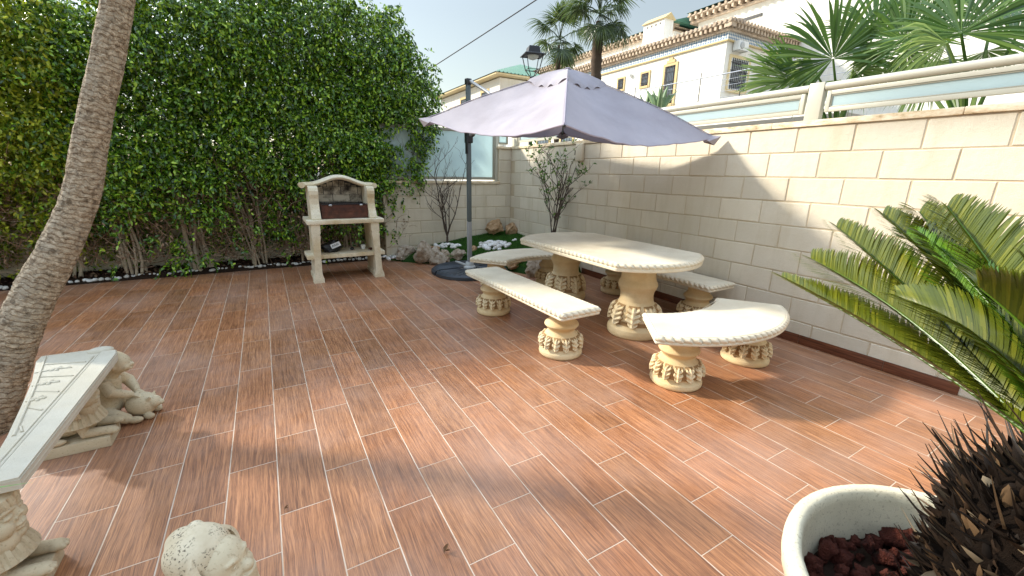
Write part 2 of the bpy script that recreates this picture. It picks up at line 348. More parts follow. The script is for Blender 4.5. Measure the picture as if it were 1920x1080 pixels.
# ------------------------------------------------------------------ object helpers
def worigin(o):
    v = Vector((0, 0, 0))
    while o is not None: v += o.location; o = o.parent
    return v
def thing(name, label, cat, loc=(0, 0, 0), group=None):
    o = bpy.data.objects.new(name, None); COL.objects.link(o); o.location = loc; o.empty_display_size = .1
    o['label'] = label; o['category'] = cat
    if group: o['group'] = group
    return o
def tag(o, label, cat, group=None):
    o['label'] = label; o['category'] = cat
    if group: o['group'] = group
    return o
def kind(o, k): o['kind'] = k; return o
class MB:
    def __init__(s): s.v = []; s.f = []; s.uv = None; s.nv = 0; s.arr = []
    def add(s, vs, fs):
        b = len(s.v); s.v.extend([tuple(p) for p in vs]); s.f.extend([tuple(i+b for i in f) for f in fs]); return s
    def box(s, x0, x1, y0, y1, z0, z1, bev=0):
        if bev:
            bm = bmesh.new(); bmesh.ops.create_cube(bm, size=1)
            for v in bm.verts: v.co = Vector(((x0+x1)/2+v.co.x*(x1-x0), (y0+y1)/2+v.co.y*(y1-y0), (z0+z1)/2+v.co.z*(z1-z0)))
            bmesh.ops.bevel(bm, geom=bm.edges[:], offset=bev, segments=2, affect='EDGES', profile=.6)
            return s.bm(bm)
        v = [(x0,y0,z0),(x1,y0,z0),(x1,y1,z0),(x0,y1,z0),(x0,y0,z1),(x1,y0,z1),(x1,y1,z1),(x0,y1,z1)]
        return s.add(v, [(0,3,2,1),(4,5,6,7),(0,1,5,4),(1,2,6,5),(2,3,7,6),(3,0,4,7)])
    def bm(s, bm, mat=None):
        bm.verts.index_update()
        s.add([(mat @ v.co if mat else v.co) for v in bm.verts], [[v.index for v in f.verts] for f in bm.faces]); bm.free(); return s
    def prism(s, poly, z0, z1):      # poly (x,y) ccw, extruded in z
        n = len(poly); v = [(x, y, z0) for x, y in poly]+[(x, y, z1) for x, y in poly]
        f = [tuple(range(n-1, -1, -1)), tuple(range(n, 2*n))]+[(i, (i+1) % n, n+(i+1) % n, n+i) for i in range(n)]
        return s.add(v, f)
    def extr(s, poly, a, b, axis):   # poly in the two other axes (ordered), extruded along axis from a to b
        n = len(poly); o = [i for i in range(3) if i != axis]
        def mk(p, t):
            q = [0, 0, 0]; q[o[0]], q[o[1]], q[axis] = p[0], p[1], t; return tuple(q)
        v = [mk(p, a) for p in poly]+[mk(p, b) for p in poly]
        f = [tuple(range(n-1, -1, -1)), tuple(range(n, 2*n))]+[(i, (i+1) % n, n+(i+1) % n, n+i) for i in range(n)]
        return s.add(v, f)
    def tube(s, pts, rad, seg=8, cap=True):
        pts = [Vector(p) for p in pts]; n = len(pts)
        if not hasattr(rad, '__len__'): rad = [rad]*n
        t0 = (pts[1]-pts[0]).normalized(); a = Vector((0, 0, 1)) if abs(t0.z) < .9 else Vector((1, 0, 0))
        u = t0.cross(a).normalized(); vs = []; fs = []
        for i, p in enumerate(pts):
            t = (pts[min(i+1, n-1)]-pts[max(i-1, 0)]).normalized()
            u = (u-t*u.dot(t)).normalized(); w = t.cross(u)
            for k in range(seg):
                an = 2*PI*k/seg; vs.append(p+(u*math.cos(an)+w*math.sin(an))*rad[i])
        for i in range(n-1):
            for k in range(seg):
                fs.append((i*seg+k, i*seg+(k+1) % seg, (i+1)*seg+(k+1) % seg, (i+1)*seg+k))
        if cap: fs += [tuple(range(seg-1, -1, -1)), tuple((n-1)*seg+k for k in range(seg))]
        return s.add(vs, fs)
    def lathe(s, prof, seg=48, rel=None, c=(0, 0, 0)):
        vs = []; fs = []; n = len(prof)
        for r, z in prof:
            for k in range(seg):
                a = 2*PI*k/seg; rr = r+(rel(a, z, r) if rel else 0)
                vs.append((c[0]+rr*math.cos(a), c[1]+rr*math.sin(a), c[2]+z))
        for i in range(n-1):
            for k in range(seg): fs.append((i*seg+k, i*seg+(k+1) % seg, (i+1)*seg+(k+1) % seg, (i+1)*seg+k))
        fs += [tuple(range(seg-1, -1, -1)), tuple((n-1)*seg+k for k in range(seg))]
        return s.add(vs, fs)
    def ell(s, c, r, rot=None, u=20, v=14):
        bm = bmesh.new(); bmesh.ops.create_uvsphere(bm, u_segments=u, v_segments=v, radius=1)
        m = Matrix.Translation(c) @ (rot.to_4x4() if rot else Matrix.Identity(4)) @ Matrix.Diagonal((*r, 1))
        return s.bm(bm, m)
    def build(s, name, mat, parent=None, smooth=True, angle=40, loc=None, sub=0):
        org = worigin(parent) if parent else (Vector(loc) if loc is not None else None)
        V = np.array(s.v, dtype=float)
        if org is None:
            mn, mx = V.min(0), V.max(0); org = Vector(((mn[0]+mx[0])/2, (mn[1]+mx[1])/2, mn[2]))
        V = V-np.array(org)
        me = bpy.data.meshes.new(name); me.from_pydata(V.tolist(), [], s.f); me.update()
        o = bpy.data.objects.new(name, me); COL.objects.link(o)
        if mat: me.materials.append(mat)
        if parent: o.parent = parent
        else: o.location = org
        if smooth:
            me.polygons.foreach_set('use_smooth', [True]*len(me.polygons))
            if angle < 180: me.set_sharp_from_angle(angle=R(angle))
        return o
def np_mesh(name, V, Fq, mat, parent=None, smooth=False, loc=None):
    """V Nx3 array, Fq MxK int array: one mesh of equal-sided faces"""
    V = np.asarray(V, float); org = np.array(worigin(parent)) if parent else (np.array(loc) if loc is not None else np.array([*((V.min(0)+V.max(0))/2)[:2], V[:, 2].min()]))
    V = V-org; k = Fq.shape[1]
    me = bpy.data.meshes.new(name); me.vertices.add(len(V)); me.vertices.foreach_set('co', V.ravel())
    me.loops.add(Fq.size); me.loops.foreach_set('vertex_index', Fq.ravel().astype(np.int32))
    me.polygons.add(len(Fq)); me.polygons.foreach_set('loop_start', np.arange(0, Fq.size, k, dtype=np.int32))
    me.polygons.foreach_set('loop_total', np.full(len(Fq), k, dtype=np.int32))
    if smooth: me.polygons.foreach_set('use_smooth', np.ones(len(Fq), dtype=bool))
    me.update(calc_edges=True); me.validate()
    me.materials.append(mat)
    o = bpy.data.objects.new(name, me); COL.objects.link(o)
    if parent: o.parent = parent
    else: o.location = org
    return o
def nrm(a): return a/np.maximum(np.linalg.norm(a, axis=-1, keepdims=True), 1e-9)
def leaf_arrays(base, dirv, nor, length, width, fold=.25, curl=.15):
    """pointed, folded leaves: 8 verts, 6 triangles->4 quads"""
    d = nrm(dirv); s = nrm(np.cross(d, nor)); n = np.cross(s, d)
    L = length[:, None]; Wd = width[:, None]
    p0 = base; m1 = base+d*L*.35-n*L*curl*.1; m2 = base+d*L*.72-n*L*curl*.5; tip = base+d*L-n*L*curl
    l1 = m1+s*Wd*.5+n*Wd*fold; r1 = m1-s*Wd*.5+n*Wd*fold
    l2 = m2+s*Wd*.36+n*Wd*fold*.7; r2 = m2-s*Wd*.36+n*Wd*fold*.7
    V = np.stack([p0, m1, m2, tip, l1, r1, l2, r2], 1).reshape(-1, 3)
    q = np.array([[0, 1, 4], [0, 5, 1], [1, 2, 6], [1, 6, 4], [1, 5, 7], [1, 7, 2], [2, 3, 6], [2, 7, 3]])
    Fq = (q[None]+8*np.arange(len(base))[:, None, None]).reshape(-1, 3)
    return V, Fq
def strip_arrays(P, side, width):
    """P: N x K x 3 centre lines, side: N x K x 3, width: N x K"""
    n, k, _ = P.shape
    A = P+side*width[..., None]/2; B = P-side*width[..., None]/2
    V = np.stack([A, B], 2).reshape(-1, 3)
    i = np.arange(k-1)*2
    q = np.stack([i, i+1, i+3, i+2], 1)
    Fq = (q[None]+(2*k)*np.arange(n)[:, None, None]).reshape(-1, 4)
    return V, Fq
def copy_part(o, parent):
    c = o.copy(); COL.objects.link(c); c.parent = parent; return c
def copy_thing(o, loc, rz=0, label=None, scale=1):
    c = o.copy(); COL.objects.link(c); c.location = loc; c.rotation_euler = (0, 0, rz); c.scale = (scale,)*3
    if label: c['label'] = label
    for ch in list(o.children):
        p = copy_part(ch, c)
        for g in list(ch.children): copy_part(g, p)
    return c
def smoothstep(a, b, x):
    t = min(1, max(0, (x-a)/(b-a))); return t*t*(3-2*t)

# ================================================================== SETTING
g = MB().add([(-900, -900, -.06), (900, -900, -.06), (900, 900, -.06), (-900, 900, -.06)], [(0, 1, 2, 3)]).build('ground', M_GROUND, smooth=False); kind(g, 'structure')
EDGE = [(-9.5, -.02), (-6.6, .09), (-5.3, .17), (-3.5, .17), (-2.25, .1), (-2.1, -.3)]
fl = MB().add([(-9.5, -9.5, 0), (.0, -9.5, 0), (.0, -.4, 0), (-2.1, -.3, 0), (-2.25, .1, 0), (-3.5, .17, 0), (-5.3, .17, 0), (-6.6, .09, 0), (-9.5, -.02, 0)],
              [tuple(range(9))]).build('terrace_floor', M_FLOOR, smooth=False, loc=(-4, -4, 0)); kind(fl, 'structure')
# soil bed
nx, ny = 130, 14; vs = []; fs = []
for j in range(ny+1):
    for i in range(nx+1):
        x = -9.5+i*(7.3/nx); y = -.06+j*(.80/ny)
        z = .004+.035*smoothstep(.0, .3, j/ny)+.016*noise.noise((x*6, y*6, 0))
        vs.append((x, y, z))
for j in range(ny):
    for i in range(nx): a = j*(nx+1)+i; fs.append((a, a+1, a+nx+2, a+nx+1))
vs = [(x, y, z if y > .2 else min(z, -.004 if y < .06 else .012)) for x, y, z in vs]
kind(MB().add(vs, fs).build('garden_soil', M_SOIL, loc=(-5, .3, 0)), 'structure')
n = 2600
c = np.stack([rng.uniform(-8.5, -2.15, n), .2+rng.uniform(0, .5, n), .035+rng.uniform(0, .025, n)], 1)
V, Fq = leaf_arrays(c, rng.normal(size=(n, 3))*[1, 1, .35], np.array([[0, 0, 1.]])+rng.normal(size=(n, 3))*.4, rng.uniform(.025, .07, n), rng.uniform(.015, .035, n), .2, .1)
kind(np_mesh('bark_mulch', V, Fq, M_MULCH, loc=(-5, .4, 0)), 'stuff')

# ------------------------------------------------------------------ block walls
def block_face(mb, P0, ax, L, zs, first, step=.4, h=.2, out=(0, -1, 0), proud=.006, clip=(0, 99)):
    """rows of chamfered blocks laid on the plane through P0 running along ax"""
    ax = Vector(ax); out = Vector(out); P0 = Vector(P0); gap = .0045
    for r_, (z0, z1) in enumerate(zs):
        t = first(r_)
        while t < L:
            a, b = max(t, clip[0]), min(t+step, clip[1], L)
            if b-a > .03:
                ra = [random.uniform(-.0022, .0022) for _ in range(8)]
                a0, b0, c0, d0 = a+gap, b-gap, z0+gap, z1-gap; ch = .005
                pr = proud+random.uniform(-.0012, .0012)
                def pt(s_, z_, o_): return P0+ax*s_+Vector((0, 0, z_))+out*o_
                ou = [pt(a0+ra[0], c0+ra[1], 0), pt(b0+ra[2], c0+ra[3], 0), pt(b0+ra[4], d0+ra[5], 0), pt(a0+ra[6], d0+ra[7], 0)]
                iu = [pt(a0+ch+ra[0], c0+ch+ra[1], pr), pt(b0-ch+ra[2], c0+ch+ra[3], pr), pt(b0-ch+ra[4], d0-ch+ra[5], pr), pt(a0+ch+ra[6], d0-ch+ra[7], pr)]
                mb.add(ou+iu, [(4, 5, 6, 7), (0, 1, 5, 4), (1, 2, 6, 5), (2, 3, 7, 6), (3, 0, 4, 7)])
            t += step
rw = thing('block_wall', 'tall cream block wall with dark wooden-look skirting behind the stone table', 'wall', (0, 0, 0))
MB().box(.0, .2, -9.5, .2, -.05, 1.79).build('wall_core', M_MORTAR, rw, False)
mb = MB()
block_face(mb, (0, 0, 0), (0, -1, 0), 9.3, [(1.79-.2*(k+1)+.01*(k == 0)*0, 1.79-.2*k) for k in range(8)]+[(.0, .19)],
           lambda r_: (2.3365 % .4)-.4+(.2 if r_ % 2 else 0), out=(-1, 0, 0))
mb.build('block_face', M_BLOCK, rw, False)
mb = MB(); y = .2
while y > -9.4:
    l = 1.18; dz = random.uniform(-.0015, .0015)
    mb.box(-.022, .222, y-l+.002, y, 1.791, 1.838+dz, .006); y -= l
mb.build('coping', M_COPING, rw)
mb = MB(); y = -2.12
while y > -6.0:
    y2 = max(y-.588, -6.06); mb.box(-.012, -.0065, y2+.0022, y, .004, .084, .0012); y = y2
mb.build('skirting', M_SKIRT, rw)

XE = -2.28
bw = thing('block_wall', 'low cream block wall under the frosted glass screen, behind the bare shrub', 'wall', (-1, .1, 0))
MB().box(XE, -.252, .0, .2, -.05, 1.2).box(-.252, -.002, .0, .2, -.05, 1.79).build('wall_core', M_MORTAR, bw, False)
mb = MB()
block_face(mb, (0, 0, 0), (-1, 0, 0), -XE, [(1.0-.2*k, 1.2-.2*k) for k in range(6)], lambda r_: -.1-.2*(r_ % 2), out=(0, -1, 0))
block_face(mb, (0, 0, 0), (-1, 0, 0), .252, [(1.6, 1.79), (1.4, 1.6), (1.2, 1.4)], lambda r_: -.148, out=(0, -1, 0))
mb.build('block_face', M_BLOCK, bw, False)
MB().box(XE, -.235, -.03, .23, 1.201, 1.242, .006).box(-.285, -.024, -.03, .23, 1.791, 1.832, .006).build('coping', M_COPING, bw)
hw = thing('block_wall', 'cream garden wall half hidden behind the ficus hedge stems', 'wall', (-6, .8, 0))
MB().box(-9.5, XE, .7, .9, -.05, 1.2).box(XE+.001, XE+.15, .201, .9, -.05, 1.2).build('wall_core', M_MORTAR, hw, False)
mb = MB(); block_face(mb, (XE, .7, 0), (-1, 0, 0), 7.2, [(1.0-.2*k, 1.2-.2*k) for k in range(6)], lambda r_: -.1-.2*(r_ % 2), out=(0, -1, 0))
mb.build('block_face', M_BLOCK, hw, False)
MB().box(-9.5, XE, .67, .93, 1.201, 1.242, .006).build('coping', M_COPING, hw)

# ------------------------------------------------------------------ glass fences
FX = .085
def fence_panel(name, label, a, b, zt, zb, axis, off, rail=True, fr=.03, fat=0):
    """framed frosted glass between a<b along axis (0:x,1:y), at off on the other axis"""
    mid = (a+b)/2
    t = thing(name, label, 'glass fence', (off, mid, zb) if axis == 1 else (mid, off, zb))
    def bx(mb, s0, s1, d, z0, z1, bev=.003):
        return mb.box(off-d, off+d, s0, s1, z0, z1, bev) if axis == 1 else mb.box(s0, s1, off-d, off+d, z0, z1, bev)
    mb = MB()
    for z0, z1 in ((zt-fr, zt), (zb, zb+fr)): bx(mb, a+fr+fat+.0005, b-fr-fat-.0005, .018, z0, z1)
    for s0, s1 in ((a, a+fr+fat), (b-fr-fat, b)): bx(mb, s0, s1, .0185, zb, zt)
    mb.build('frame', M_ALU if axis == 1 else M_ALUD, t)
    mb = MB(); bd = .010
    for z0, z1 in ((zt-fr-bd, zt-fr), (zb+fr, zb+fr+bd)): bx(mb, a+fr+fat+bd, b-fr-fat-bd, .012, z0, z1, .002)
    for s0, s1 in ((a+fr+fat, a+fr+fat+bd), (b-fr-fat-bd, b-fr-fat)): bx(mb, s0, s1, .0115, zb+fr, zt-fr, .002)
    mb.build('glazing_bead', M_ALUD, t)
    bx(MB(), a+fr+fat+.004, b-fr-fat-.004, .004, zb+fr+.002, zt-fr-.002, 0).build('glass_pane', M_GLASS, t, False)
    if rail:
        p = [(off, a-.02, zt+.035), (off, b+.02, zt+.035)] if axis == 1 else [(a, off, zt+.035), (b, off, zt+.035)]
        MB().tube(p, .03, 20).build('top_rail', M_ALU, t)
    return t
fence_panel('glass_fence_panel', 'long frosted glass panel on the tall wall between the corner and the grey post', -4.70, -.13, 2.055, 1.90, 1, FX)
fence_panel('glass_fence_panel', 'frosted glass panel on the tall wall to the right of the grey post', -9.2, -4.86, 2.055, 1.90, 1, FX)
fence_panel('glass_fence_panel', 'small square frosted glass panel on the corner pillar', -.235, -.03, 2.045, 1.87, 0, .085, False, .022)
fence_panel('glass_screen', 'large frosted glass screen on the low wall behind the umbrella pole', XE+.02, -.30, 2.075, 1.265, 0, .06, False, .035)
def post(label, x0, x1, y0, y1, z0, z1):
    t = thing('fence_post', label, 'fence post', ((x0+x1)/2, (y0+y1)/2, z0))
    MB().box(x0, x1, y0, y1, z0+.006, z1, .004).build('post', M_ALU, t)
    MB().box(x0-.02, x1+.02, y0-.015, y1+.015, z0, z0+.006, .002).build('base_plate', M_ALUD, t)
post('grey aluminium post on the tall wall between two glass panels', FX-.03, FX+.03, -4.835, -4.725, 1.838, 2.125)
post('slim aluminium post at the corner where the glass fences meet', FX-.03, FX+.03, -.095, .085, 1.838, 2.09)
post('bronze aluminium post right of the large glass screen', -.298, -.24, .03, .09, 1.242, 2.075)

# ------------------------------------------------------------------ lawn mound
def lawn_h(x, y):
    return max(.03, .385+.141*x+.1026*y+.03*math.sin(min(1, max(0, -x/2.2))*PI)*(1+.9*y if y > -1 else .1)+.02*noise.noise((x*2.2, y*2.2, 3)))
LP = [(-2.27, -.008), (-2.12, -.22), (-1.88, -.5), (-1.5, -.7), (-1.15, -.85), (-.98, -1.35), (-.75, -1.88), (-.5, -2.08), (-.008, -2.12)]
def lawn_R(th):
    d = Vector((math.cos(th), math.sin(th)))
    for (ax_, ay_), (bx_, by_) in zip(LP, LP[1:]):
        e = Vector((bx_-ax_, by_-ay_)); den = d.x*e.y-d.y*e.x
        if abs(den) < 1e-9: continue
        t = (ax_*e.y-ay_*e.x)/den; s_ = (ax_*d.y-ay_*d.x)/den
        if t > 0 and -1e-6 <= s_ <= 1+1e-6: return t
    return 2.1
vs = []; fs = []; na, nr = 60, 26
for i in range(na+1):
    th = PI+.004+(PI/2-.008)*i/na; Rr = lawn_R(th)
    for j in range(nr+1):
        q = j/nr*Rr; x, y = q*math.cos(th), q*math.sin(th); x = min(x, -.007); y = min(y, -.007)
        z = lawn_h(x, y)*(1 if j < nr-1 else (.75 if j == nr-1 else .0))
        vs.append((x, y, z))
for i in range(na):
    for j in range(nr): a = i*(nr+1)+j; fs.append((a, a+1, a+nr+2, a+nr+1))
kind(MB().add(vs, fs).build('lawn_mound', M_TURF, loc=(-1, -1, 0)), 'structure')
n = 42000
th = PI+rng.uniform(.01, PI/2-.01, n); rr = np.array([lawn_R(t) for t in th])*np.sqrt(rng.uniform(0, .97, n))
bx_, by_ = rr*np.cos(th), rr*np.sin(th); bz = np.array([lawn_h(a, b) for a, b in zip(bx_, by_)])
lean = rng.normal(size=(n, 2))*.35; hh = rng.uniform(.014, .03, n)
P0 = np.stack([bx_, by_, bz-.003], 1); P1 = P0+np.stack([lean[:, 0]*hh, lean[:, 1]*hh, hh], 1)
sd = nrm(np.stack([rng.normal(size=n), rng.normal(size=n), np.zeros(n)], 1))
V = np.stack([P0+sd*.0022, P0-sd*.0022, P1], 1).reshape(-1, 3); Fq = np.arange(3*n).reshape(-1, 3)
kind(np_mesh('grass', V, Fq, M_BLADE, loc=(-1, -1, 0)), 'stuff')
def drop(u, v):      # where the view through a photo point meets the lawn
    d = ray(u, v)
    for k in range(400):
        p = CAM+d*(2+k*.02)
        if p[0] > -.02 or p[1] > -.02 or p[2] < lawn_h(p[0], p[1]): break
    return p

# ------------------------------------------------------------------ rocks and pebbles
def rock_mesh(seed, r=1, sub=4, amp=.33, cuts=9):
    bm = bmesh.new(); bmesh.ops.create_icosphere(bm, subdivisions=sub, radius=1)
    rd = random.Random(seed); o = Vector((rd.uniform(0, 50), rd.uniform(0, 50), 0))
    pl = [(Vector((rd.gauss(0, 1), rd.gauss(0, 1), rd.gauss(0, 1))).normalized(), rd.uniform(.45, .8)) for _ in range(cuts)]
    for v in bm.verts:
        p = v.co.copy()
        for nn, d in pl:
            e = p.dot(nn)-d
            if e > 0: p -= nn*e*.9
        p *= 1+amp*.5*noise.noise(p*1.3+o)+amp*.35*noise.noise(p*3+o)+amp*.28*abs(noise.noise(p*6.5+o))
        v.co = p*r
    return bm
def rock_obj(name, seed, mat, loc, size, rz, sub=4, amp=.62):
    bm = rock_mesh(seed, 1, sub, amp); me = bpy.data.meshes.new(name); bm.to_mesh(me); bm.free()
    me.polygons.foreach_set('use_smooth', [True]*len(me.polygons)); me.set_sharp_from_angle(angle=R(28)); me.materials.append(mat)
    o = bpy.data.objects.new(name, me); COL.objects.link(o); o.location = loc; o.scale = size; o.rotation_euler = (0, 0, rz); return o
ROCKS = [  # u, v of base, base z, half sizes, label, ochre?
    (762, 486, .03, (.15, .12, .12), 'pale jagged rock at the left end of the lawn border beside white pebbles', 0),
    (783, 474, .06, (.15, .12, .13), 'second rock of the border, upright and cracked, behind the leftmost one', 0),
    (809, 474, .16, (.17, .10, .07), 'flat brownish rock lying on top behind the border, left of the bare shrub', 1),
    (797, 493, .03, (.14, .12, .16), 'largest grey-white border rock with vertical cracks, left of the umbrella base', 0),
    (820, 495, .02, (.11, .1, .13), 'upright pitted rock just behind the left edge of the umbrella base', 0),
    (838, 491, .02, (.11, .1, .10), 'rounded pitted rock between the upright rock and the umbrella pole', 0),
    (861, 492, .02, (.13, .1, .10), 'long knobbly border rock directly left of the umbrella pole', 0),
    (888, 489, .02, (.10, .1, .11), 'small pinkish rock right of the umbrella pole', 1),
    (912, 494, .03, (.12, .1, .08), 'low flat rock under the end of the rear curved bench', 0),
    (966, 505, .03, (.13, .1, .11), 'reddish grey rock below the rear curved bench seat', 1),
    (1003, 514, .03, (.16, .12, .13), 'big pitted rock under the rear curved bench, left of the table pedestal', 0),
    (1036, 527, .01, (.12, .1, .12), 'dark reddish rock half hidden behind the rear table pedestal', 1),
]
for i, (u, v, z, sz, lab, oc) in enumerate(ROCKS):
    p = on_plane(u, v, 2, z); d = Vector((p[0]-CAM[0], p[1]-CAM[1])).normalized()
    o = rock_obj('border_rock', 11+i, M_ROCKO if oc else M_ROCK, (p[0]+d.x*sz[1]*.8, p[1]+d.y*sz[1]*.8, z+sz[2]*.72), tuple(q*1.18 for q in sz), .5+i*.0)
    tag(o, lab, 'rock', 'rocks edging the lawn')
o = rock_obj('border_rock', 51, M_ROCKO, (-.40, -.2, .45), (.17, .12, .13), -.2); tag(o, 'large ochre rock in the wall corner, left one of the pair', 'rock', 'rocks edging the lawn')
o = rock_obj('border_rock', 52, M_ROCKO, (-.14, -.24, .43), (.13, .12, .11), .7); tag(o, 'smaller ochre rock in the wall corner, right one of the pair', 'rock', 'rocks edging the lawn')
PEB = []
for i in range(5):
    bm = rock_mesh(100+i, 1, 2, .16, 2); me = bpy.data.meshes.new('white_pebble'); bm.to_mesh(me); bm.free()
    me.polygons.foreach_set('use_smooth', [True]*len(me.polygons)); me.materials.append(M_PEBBLE); PEB.append(me)
def pebble(x, y, z, s, lab, grp):
    o = bpy.data.objects.new('white_pebble', random.choice(PEB)); COL.objects.link(o)
    o.location = (x, y, z); o.scale = (s*random.uniform(.85, 1.3), s*random.uniform(.8, 1.1), s*random.uniform(.6, .85))
    o.rotation_euler = (random.uniform(-.4, .4), random.uniform(-.4, .4), random.uniform(0, 6.3)); tag(o, lab, 'pebble', grp)
def edge_y(x):
    for (xa, ya), (xb, yb) in zip(EDGE, EDGE[1:]):
        if xa <= x <= xb: return ya+(yb-ya)*(x-xa)/(xb-xa)
    return .1
x = -7.1
while x < -2.3:
    k = .5+.5*noise.noise((x*1.7, 0, 9))
    pebble(x, edge_y(x)+random.uniform(.0, .07), .018+random.uniform(0, .012), random.uniform(.018, .034), 'white pebble in the row edging the soil bed under the hedge', 'white pebbles edging the hedge bed')
    x += random.uniform(.02, .05)+.035*(1-k)
for i in range(16):
    pebble(-2.2+random.uniform(-.16, .1), -.1+random.uniform(-.16, .12), .05+random.uniform(0, .03), random.uniform(.025, .036), 'white pebble beside the leftmost border rock, right of the barbecue', 'white pebbles beside the first rock')
def pile(cu, cv, ru, rv, num, s0, s1, lab, grp, up_=.0):
    for i in range(num):
        a = random.uniform(0, 2*PI); q = math.sqrt(random.random())
        p = drop(cu+ru*q*math.cos(a), cv+rv*q*math.sin(a)); pebble(p[0], p[1], p[2]+.012+up_*(1-q), random.uniform(s0, s1), lab, grp)
pile(838, 463, 26, 3.5, 34, .026, .04, 'white stone in the ring round the foot of the bare shrub', 'white stones round the bare shrub', .03)
pile(926, 462, 29, 7.5, 62, .03, .05, 'white stone in the heap on the lawn left of the stone table', 'white stones heaped on the lawn', .06)
pile(965, 452, 5, 3, 4, .02, .03, 'small white stone strayed beside the table corner', 'white stones strayed from the heap')
pile(1012, 487, 16, 4, 7, .05, .075, 'large white stone under the rear curved bench', 'large white stones under the bench', .02)

# ================================================================== STONE FURNITURE
def bump01(x, a, b): return smoothstep(a, (a*2+b)/3, x)*(1-smoothstep((a+2*b)/3, b, x))
def interp(prof, n):
    z = [p[0] for p in prof]; zz = np.linspace(z[0], z[-1], n); r = np.interp(zz, z, [p[1] for p in prof])
    k = np.array([1, 2, 3, 2, 1.])/9; rp = np.pad(r, 2, mode='edge'); r = np.convolve(rp, k, 'valid')
    return list(zip(r, zz))
def leaf_rel(num, z0, z1, depth, lobes):
    def rel(a, z, r):
        if z < z0-.004 or z > z1+.004: return 0
        t = (z-z0)/(z1-z0)                       # 0 tip (bottom) .. 1 root
        x = (a*num/(2*PI)) % 1*2-1               # -1..1 across one leaf
        w = .93*math.sqrt(max(0, min(1, t*2.6)))*(1-.14*t)
        w *= 1-.13*(.5+.5*math.cos(t*lobes*2*PI))*(t < .95)
        m = smoothstep(0, .16, w-abs(x))*smoothstep(-.02, .05, t)*(1-smoothstep(.93, 1.03, t))
        vein = math.cos((t*lobes-abs(x)*.9)*2*PI)
        rib = math.exp(-(x/.13)**2)
        return m*depth*(.62+.3*vein*(1-rib)+.5*rib+.28*(1-t))
    return rel
def pedestal_bm(prof, seg, rows, rel):
    return MB().lathe(interp(prof, rows), seg, rel)
BP = [(0, .158), (.006, .169), (.02, .173), (.04, .170), (.056, .156), (.066, .146), (.082, .150), (.11, .153), (.14, .149), (.165, .136), (.185, .115), (.2, .105), (.212, .108), (.23, .124), (.246, .137), (.26, .131), (.275, .113), (.292, .101), (.315, .098), (.34, .107), (.362, .119)]
TP = [(0, .222), (.01, .234), (.04, .238), (.075, .233), (.09, .216), (.102, .203), (.14, .203), (.2, .200), (.25, .186), (.29, .16), (.315, .147), (.36, .142), (.4, .148), (.43, .163), (.455, .172), (.48, .166), (.505, .152), (.55, .146), (.6, .151), (.66, .165)]
def slab_mb(outline, z0, z1, bead=.056):
    # round the corners, resample, sweep the moulded edge
    pts = [Vector(p) for p in outline]; rp = []
    nP = len(pts)
    for i, p in enumerate(pts):
        a, b = pts[i-1], pts[(i+1) % nP]; d1, d2 = (a-p), (b-p)
        if d1.angle(d2) < R(155):
            r_ = min(.028, d1.length*.4, d2.length*.4); q0, q2 = p+d1.normalized()*r_, p+d2.normalized()*r_
            for t in np.linspace(0, 1, 6): rp.append(q0*(1-t)**2+p*2*t*(1-t)+q2*t*t)
        else: rp.append(p)
    P = np.array([(p.x, p.y) for p in rp]); P = np.vstack([P, P[:1]])
    sl_ = np.r_[0, np.cumsum(np.hypot(*np.diff(P, axis=0).T))]; tot = sl_[-1]
    n = int(tot/.0065); ss = np.linspace(0, tot, n, endpoint=False)
    X = np.interp(ss, sl_, P[:, 0]); Y = np.interp(ss, sl_, P[:, 1]); Q = np.stack([X, Y], 1)
    T = nrm(np.roll(Q, -2, 0)-np.roll(Q, 2, 0)); Nn = np.stack([T[:, 1], -T[:, 0]], 1)
    nb = max(1, round(tot/bead)); th = z1-z0
    sec = [(-.0262, 0, 0), (-.0245, -.003, 0), (-.0215, -.003, 0), (-.018, .0, 0), (-.009, -.0025, .35), (-.001, -.009, 1), (.004, -.018, 1), (.003, -.028, 1), (-.004, -.036, .6), (-.0045, -.040, 0), (-.001, -.044, 0), (-.002, -th+.006, 0), (-.009, -th, 0)]
    vs = []
    for d, dz, am in sec:
        ph = ss/tot*nb+dz*11
        nt = np.maximum(0, np.cos(2*PI*ph))**5
        off = d+am*(-.0115*nt+.0035*np.cos(2*PI*ph+2.3))
        C = Q+Nn*off[:, None]
        vs += [(x, y, z1+dz-am*.003*k) for (x, y), k in zip(C, nt)]
    m = len(sec); fs = []
    for j in range(m-1):
        for i in range(n): k = (i+1) % n; fs.append((j*n+i, (j+1)*n+i, (j+1)*n+k, j*n+k))
    from mathutils.geometry import delaunay_2d_cdt
    for j, fl_ in ((0, 1), (m-1, -1)):
        ring = [Vector(vs[j*n+i][:2]) for i in range(n)]
        _, _, tri, _, _, _ = delaunay_2d_cdt(ring, [(i, (i+1) % n) for i in range(n)], [], 1, 1e-7)
        for f in tri: fs.append(tuple(j*n+i for i in (f if fl_ == 1 else f[::-1])))
    return MB().add(vs, fs)
def arc(c, r, a0, a1, n): return [(c[0]+r*math.cos(a), c[1]+r*math.sin(a)) for a in np.linspace(a0, a1, n)]

